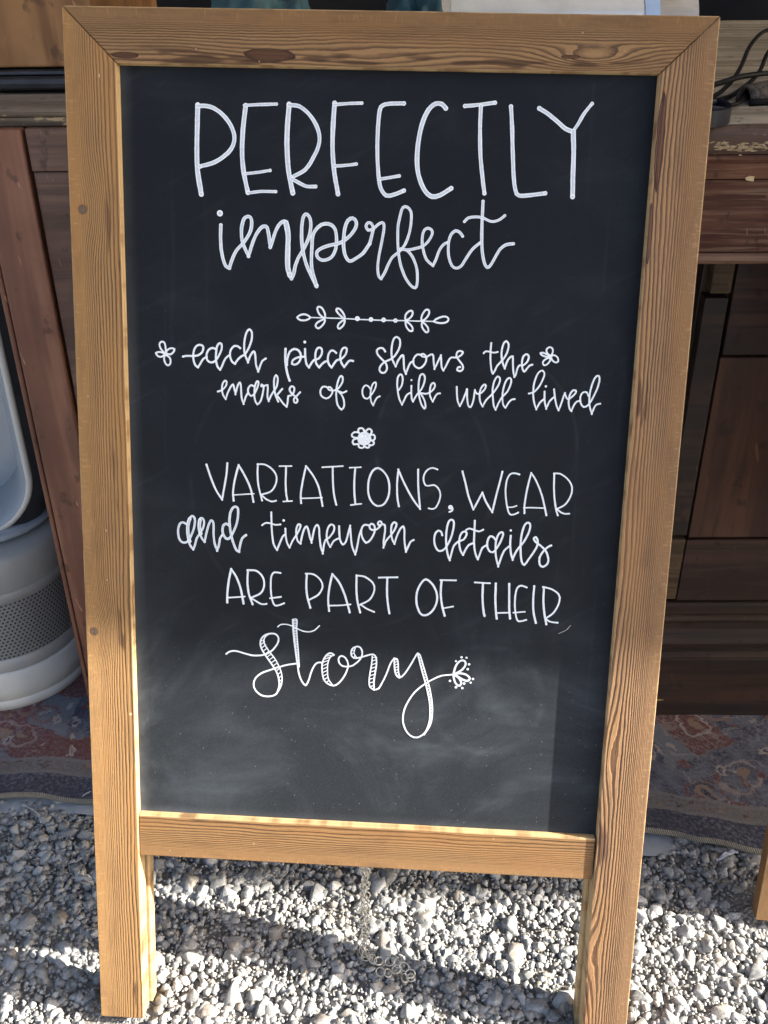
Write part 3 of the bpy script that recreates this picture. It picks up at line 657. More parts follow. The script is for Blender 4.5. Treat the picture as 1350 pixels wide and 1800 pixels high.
# black plastic wheel-like bracket: open frame with spokes
wb = empty('plastic_bracket', (0.264, 0.928, ZD), 0.25)
bp = plain('glossy_black_plastic', (0.008, 0.010, 0.016), 0.3, spec=0.3)
bm = bmesh.new(); n = 40; outer = []
for i in range(n):
    a_ = 2*math.pi*i/n; outer.append((0.036*math.cos(a_), 0.046*math.sin(a_)*(1.0 if math.sin(a_) < 0 else 0.85)))
lo, li, hi_, hj = [], [], [], []
for x, y in outer:
    lo.append(bm.verts.new((x, y, 0.0))); hi_.append(bm.verts.new((x, y, 0.013))); li.append(bm.verts.new((x*0.91, y*0.91, 0.0))); hj.append(bm.verts.new((x*0.91, y*0.91, 0.013)))
for i in range(n):
    j = (i+1) % n
    bm.faces.new([lo[i], lo[j], hi_[j], hi_[i]]); bm.faces.new([hi_[i], hi_[j], hj[j], hj[i]]); bm.faces.new([hj[i], hj[j], li[j], li[i]]); bm.faces.new([li[i], li[j], lo[j], lo[i]])
bm_obj('rim', bm, bp, wb)
spk = plain('grey_plastic_rib', (0.055, 0.065, 0.085), 0.3)
for a_ in (0.15, 1.1, 2.2, 3.3, 4.3, 5.3):
    bm = bmesh.new(); add_tube(bm, [(0.006*math.cos(a_), 0.006*math.sin(a_), 0.0105), (0.034*math.cos(a_), 0.034*math.sin(a_)*(1.15 if math.sin(a_) < 0 else 0.95), 0.0105)], 0.0022, 8); bm_obj('spoke', bm, spk, wb)
bm = bmesh.new(); bmesh.ops.create_cone(bm, cap_ends=True, segments=20, radius1=0.009, radius2=0.009, depth=0.011, matrix=Matrix.Translation((0, 0, 0.0065))); bm_obj('hub', bm, spk, wb)
tag(wb, 'glossy black plastic bracket with ribbed spokes on the desk beside the sign', 'bracket')
# cast iron ornament: half-round arched bar with raised scrolls
orn = empty('iron_ornament', (0.335, 0.990, ZD), 0.42)
iron = NT('rusty_iron', 0.65, 0.5); n1 = iron.noise(iron.tc('Object'), 220.0, 4.0); iron.color(iron.mix(iron.ss(n1, 0.4, 0.65), (0.030, 0.024, 0.020), (0.11, 0.085, 0.068))); iron.bump(n1, 0.6, 0.001)
bm = bmesh.new(); rs = []
for i in range(28):
    x = 0.17*i/27; wd = 0.011 + 0.020*min(1, i/12); hh = 0.016 + 0.004*min(1, i/10); rs.append([bm.verts.new((x, wd*math.cos(a_), hh*max(0.05, math.sin(a_)))) for a_ in np.linspace(0, math.pi, 13)])
for A_, B_ in zip(rs, rs[1:]):
    for k in range(12): bm.faces.new([A_[k], A_[k+1], B_[k+1], B_[k]])
ob = bm_obj('arched_bar', bm, iron.mat, orn, True); ob.modifiers.new('thickness', 'SOLIDIFY').thickness = 0.003
bm = bmesh.new()
for s_ in (-1, 1):
    for k in range(3):
        cx = 0.055+0.038*k; add_tube(bm, [(cx+(0.013-0.0012*j)*math.cos(j*0.55), s_*0.010+(0.009-0.0008*j)*math.sin(j*0.55)*s_, 0.0195+0.001*math.sin(j)) for j in range(11)], 0.0016, 6)
bm_obj('scroll', bm, iron.mat, orn, True)
bm = bmesh.new(); add_tube(bm, crom([(-0.004, -0.013, 0.003), (0.05, -0.026, 0.003), (0.11, -0.036, 0.003), (0.17, -0.038, 0.003)], 8), 0.0032, 8); bm_obj('rim', bm, blk, orn, True)
tag(orn, 'rusty iron ornament with raised scrolls lying on the desk by the cables', 'ornament')

# ================================================================== CHALKBOARD SIGNS
DK = (0.055, 0.025, 0.010)
W_L = sign_wood('stile_wood_golden', 1.7, (0.345, 0.194, 0.075), DK, knots=((0.7594, 0.26, 0.75), (0.3974, 0.17, 0.75)))
W_R = sign_wood('stile_wood_pink', 23.1, (0.33, 0.188, 0.090), (0.065, 0.030, 0.016), patches=((0.8210, 0.90, 0.040, 0.085), (0.752, 0.96, 0.026, 0.06)), warps=((0.80, 0.85, 0.10, 0.25, -0.12), (0.30, 0.95, 0.06, 0.2, -0.2), (0.10, 1.1, 0.05, 0.3, -0.28)), sawtooth=0.6)
W_T = sign_wood('top_rail_wood', 41.3, (0.285, 0.164, 0.074), DK, patches=((-0.2045, 0.85, 0.012, 0.06), (-0.0900, 0.81, 0.022, 0.13), (0.143, 0.74, 0.008, 0.04)), warps=((0.161, 0.78, 0.040, 0.20, -0.30), (-0.01, 0.90, 0.055, 0.20, -0.16), (-0.093, 0.82, 0.05, 0.30, -0.12)), lines=0.9)
W_B = sign_wood('bottom_rail_wood', 67.9, (0.300, 0.164, 0.064), DK, lines=0.9)
W_K = sign_wood('rear_frame_wood', 91.0, (0.33, 0.18, 0.066), DK)
t = NT('blackboard', 0.5, 0.10); t.b.inputs['Sheen Weight'].default_value = 0.30; t.b.inputs['Sheen Tint'].default_value = (0.75, 0.88, 1.0, 1); t.b.inputs['Sheen Roughness'].default_value = 0.45
o = t.tc('Object'); so_ = t.sep(o); bx, bz = so_[0], so_[2]
sm1 = t.noise(o, 7.0, 5.0, 0.6, 1.2); sm2 = t.noise(t.xyz(t.mul(bx, 6.0), 0.0, t.mul(bz, 30.0)), 1.0, 4.0, 0.6, 0.8); gr = t.noise(o, 900.0, 2.0, 0.7)
dust_and_sun = t.mul(t.ss(sm1, 0.42, 0.75), t.ss(sm2, 0.3, 0.7, 0.3, 1.0))
sunlit_low = t.ss(bz, 0.44, 0.30)  # mask of the sunlit lower board, used to paint that light into the colour
dust_and_sun = t.mul(dust_and_sun, t.add(0.15, t.mul(sunlit_low, 0.85)))  # chalk smudges, strengthened where the board is painted as sunlit
def arc(cx, cz, r, wdt, a):
    dx = t.sub(bx, cx); dz = t.sub(bz, cz); rr = t.m('SQRT', t.add(t.mul(dx, dx), t.mul(dz, dz)))
    return t.mul(t.mul(t.ss(t.m('ABSOLUTE', t.sub(rr, r)), 0.0, wdt, 1.0, 0.0), t.ss(sm2, 0.35, 0.65)), a)
for q in ((0.105, 0.345, 0.050, 0.006, 0.20), (0.135, 0.29, 0.085, 0.009, 0.12), (0.085, 0.575, 0.085, 0.0025, 0.16), (-0.03, 0.535, 0.13, 0.003, 0.10)):
    dust_and_sun = t.add(dust_and_sun, arc(*q))
edge = t.add(t.ss(bx, -0.200, -0.2135), t.ss(bz, 0.228, 0.2165)); dust_and_sun = t.add(dust_and_sun, t.mul(t.mul(edge, 0.5), t.ss(sm1, 0.3, 0.6, 0.4, 1.0)))
vo = t.voro(o, 330.0); spk_ = t.mul(t.ss(vo['Distance'], 0.06, 0.14, 1.0, 0.0), t.ss(t.sep(vo['Color'])[0], 0.90, 0.93))
vo2 = t.voro(o, 120.0); spk2 = t.mul(t.ss(vo2['Distance'], 0.03, 0.07, 1.0, 0.0), t.ss(t.sep(vo2['Color'])[1], 0.93, 0.95))
c = t.mix(t.mul(gr, 0.5), (0.0062, 0.0078, 0.0105), (0.0125, 0.015, 0.019))
c = t.mix(t.mul(dust_and_sun, 0.40), c, (0.155, 0.18, 0.205))
c = t.mix(t.mul(sunlit_low, t.ss(t.noise(o, 1500.0, 2.0, 0.8), 0.35, 0.75, 0.02, 0.16)), c, (0.15, 0.17, 0.19))  # fine pale grain painted over the lower board to boost its sunlit patch
wipe = t.noise(t.xyz(t.add(t.mul(bx, 9.0), t.mul(bz, 5.0)), 0.0, t.sub(t.mul(bz, 70.0), t.mul(bx, 40.0))), 1.0, 3.0, 0.6, 0.5)
c = t.mix(t.mul(t.ss(wipe, 0.55, 0.72, 0.0, 0.045), t.ss(sm1, 0.35, 0.6)), c, (0.14, 0.16, 0.18))
vert = t.noise(t.xyz(t.mul(bx, 120.0), 0.0, t.mul(bz, 5.0)), 1.0, 3.0)
c = t.mix(t.mul(t.ss(vert, 0.55, 0.75, 0.0, 0.04), t.ss(t.m('ABSOLUTE', bx), 0.10, 0.19)), c, (0.14, 0.17, 0.20))
c = t.mix(t.mul(t.mul(t.add(spk_, spk2), t.add(0.12, t.mul(sunlit_low, 0.6))), 0.8), c, (0.45, 0.45, 0.44))
t.color(c); t.rough(t.add(0.42, t.mul(dust_and_sun, 0.3))); t.bump(gr, 0.25, 0.0003)
board_mat = t.mat
def ink(name, a, b, fade=1.0):
    t = NT(name, 0.6, 0.3); uv = t.sep(t.tc('UV')); v = t.m('ABSOLUTE', uv[1])
    st = t.noise(t.xyz(t.mul(uv[0], 35.0), t.mul(uv[1], 5.0), 0.0), 1.0, 3.0); gn = t.noise(t.tc('Object'), 700.0, 3.0)
    f = t.mul(t.ss(v, 0.35, 0.85, 1.0, 0.0), t.ss(st, 0.35, 0.65, 0.35, 1.0))
    c = t.mix(f, a, b); c = t.mix(t.ss(gn, 0.5, 0.78, 0.0, 0.35*fade), c, tuple(x*0.5 for x in b))
    sk = t.noise(t.xyz(t.mul(uv[0], 120.0), t.mul(uv[1], 2.5), 7.0), 1.0, 4.0, 0.7); c = t.mix(t.mul(t.ss(sk, 0.60, 0.72, 0.0, 0.55), t.ss(v, 0.1, 0.9, 0.4, 1.0)), c, (0.10, 0.115, 0.14))
    t.color(c); return t.mat
INK_H = ink('paint_pen_doubled', (0.80, 0.84, 0.88), (0.44, 0.50, 0.58))
INK = ink('paint_pen', (0.84, 0.88, 0.91), (0.64, 0.69, 0.75))
INK_F = ink('chalk_scratch', (0.40, 0.40, 0.38), (0.30, 0.30, 0.29))

def sign_frame(root, mats, Wd=0.508, Hh=0.9122):
    h = Wd/2; s = 0.0420; i = h-s; zt = Hh-0.0417; g = 0.0002
    sdu = lambda y: y/0.042*0.6
    prism('stile', [(-h, 0), (-i, 0), (-i, zt), (-h+g, Hh-g*2)], 0.0, 0.021, mats[0], root, lambda x, y, z: (z, (x+h)/s + sdu(y)))
    prism('stile', [(h, 0), (h-g, Hh-g*2), (i, zt), (i, 0)], 0.0, 0.021, mats[1], root, lambda x, y, z: (z, (h-x)/s + sdu(y)))
    prism('top_rail', [(-h+g*2, Hh), (-i+g, zt+g*2), (i-g, zt+g*2), (h-g*2, Hh)], 0.0002, 0.0208, mats[2], root, lambda x, y, z: (x, (Hh-z)/0.0417 + sdu(y)))
    prism('bottom_rail', [(-i+0.0004, 0.1765), (i-0.0012, 0.1765), (i-0.0012, 0.2186), (-i+0.0004, 0.2186)], 0.0022, 0.020, mats[3], root, lambda x, y, z: (x, (z-0.1765)/0.0421 + sdu(y)))
    for sx in (-1, 1):
        x0, x1 = sorted((sx*(h-0.006), sx*(i-0.0032)))
        prism('rear_stile', [(x0, 0.001), (x1, 0.001), (x1, Hh-0.01), (x0, Hh-0.01)], 0.0228, 0.0375, mats[4], root, lambda x, y, z, sx=sx: (z+0.3, (h-0.003-sx*x)/s + sdu(y)), 0.0014)
    prism('rear_rail', [(-i+0.005, Hh-0.062), (i-0.005, Hh-0.062), (i-0.005, Hh-0.0095), (-i+0.005, Hh-0.0095)], 0.0234, 0.0368, mats[4], root, lambda x, y, z: (x, (Hh-z)/0.06 + sdu(y)))
    prism('rear_rail', [(-i+0.005, 0.19), (i-0.005, 0.19), (i-0.005, 0.23), (-i+0.005, 0.23)], 0.0234, 0.0368, mats[4], root, lambda x, y, z: (x, (z-0.19)/0.04 + sdu(y)))
    hm = plain('dull_brass', (0.35, 0.27, 0.14), 0.4, 0.9)
    for hx in (-0.165, 0.165): box('hinge', hx-0.025, hx+0.025, 0.008, 0.034, Hh+0.0001, Hh+0.0016, hm, root, 0.0005)
    return box('chalkboard', -0.2146, 0.2146, 0.0095, 0.0165, 0.2120, 0.8725, board_mat, root, 0.0)
def stroke_mesh(items, y0):
    V, F, UV = [], [], []; lift = 0.0
    def vert(x, y, z): V.append((x, y, z)); return len(V)-1
    def disc(x, z, r, y):
        n = 14; c = vert(x, y, z); rim = [vert(x+r*math.cos(2*math.pi*k/n), y, z+r*math.sin(2*math.pi*k/n)) for k in range(n)]
        for k in range(n): F.append((c, rim[k], rim[(k+1) % n])); UV.append(((x, 0), (x, 1), (x, 1)))
    for kind, wd, vals in items:
        lift += 0.0000015; y = y0 - 0.00006 - lift
        P = [Vector((vals[k]/1e4, vals[k+1]/1e4)) for k in range(0, len(vals), 2)]; r = wd/2e4
        if kind == 'd': disc(P[0].x, P[0].y, wd/1e4, y); continue
        Q = [P[0]]
        for p_ in P[1:]:
            if (p_-Q[-1]).length > 0.0003: Q.append(p_)
        P = Q; n = len(P); closed = kind == 'c'; dist = 0.0
        if n < 2: continue
        segs = range(n) if closed else range(n-1)
        dirs = [(P[(k+1) % n]-P[k]).normalized() for k in segs]
        side = []
        for k in range(n):
            a_ = dirs[k-1] if (k > 0 or closed) else dirs[0]; b_ = dirs[k] if k < len(dirs) else dirs[-1]
            m_ = (a_+b_); m_ = m_.normalized() if m_.length > 0.3 else b_
            cs = max(0.75, a_.dot(m_)); jit = (0.87 if wd < 38 else 0.93)*(1 + 0.13*mnoise.noise(Vector((P[k].x*90, P[k].y*90, wd))) + 0.06*mnoise.noise(Vector((P[k].x*500, P[k].y*500, wd))))
            side.append((Vector((-m_.y, m_.x))*r/cs*jit, a_.dot(b_)))
        L = []
        for k in range(n):
            yy = y - k*2.5e-7; s_ = side[k][0]
            L.append((vert(P[k].x+s_.x, yy, P[k].y+s_.y), vert(P[k].x-s_.x, yy, P[k].y-s_.y), dist)); dist += (P[(k+1) % n]-P[k]).length
        for k in segs:
            a_, b_ = L[k], L[(k+1) % n]; F.append((a_[0], a_[1], b_[1], b_[0])); UV.append(((a_[2], 1), (a_[2], -1), (b_[2], -1), (b_[2], 1)))
            if side[k][1] < 0.55 and (k > 0 or closed): disc(P[k].x, P[k].y, r, y - n*2.5e-7)
        if not closed:
            disc(P[0].x, P[0].y, r*0.98, y + 7e-7); disc(P[-1].x, P[-1].y, r*0.98, y - n*2.5e-7 - 7e-7)
        lift += n*2.6e-7
    return V, F, UV
def lettering(board, data):
    groups = []
    for ln in data.strip().split('\n'):
        if ln[0] == '@': a_ = ln[1:].split(' '); groups.append((a_[0], a_[1], [])); continue
        a_ = ln.split(' '); groups[-1][2].append((a_[0][0], int(a_[0][1:]), [int(x) for x in a_[1:]]))
    for nm, kind, items in groups:
        V, F, UV = stroke_mesh(items, 0.0095)
        me = bpy.data.meshes.new('chalk_lettering'); me.from_pydata(V, [], F); uvl = me.uv_layers.new(name='UVMap'); k = 0
        for f_, u_ in zip(F, UV):
            for q in u_: uvl.data[k].uv = q; k += 1
        bm = bmesh.new(); bm.from_mesh(me)
        for f_ in bm.faces:
            f_.normal_update()
            if f_.normal.y > 0: f_.normal_flip()
        bm.to_mesh(me); bm.free()
        o_ = link('chalk_drawing' if kind in ('drawing', 'faint') else 'chalk_lettering', me, {'heavy': INK_H, 'faint': INK_F}.get(kind, INK), board)
        lab = {'divider': 'white leaf and dot divider', 'flower_left': 'four petal flower before the word each', 'flower_right': 'four petal flower after the word the', 'flower_middle': 'round daisy below the text', 'sprig': 'leaf sprig with dots at the end of the word story', 'scratch': 'faint scratch below the last letter'}
        o_['label'] = lab.get(nm, 'hand lettered word ' + nm)

root = empty('chalkboard_sign')
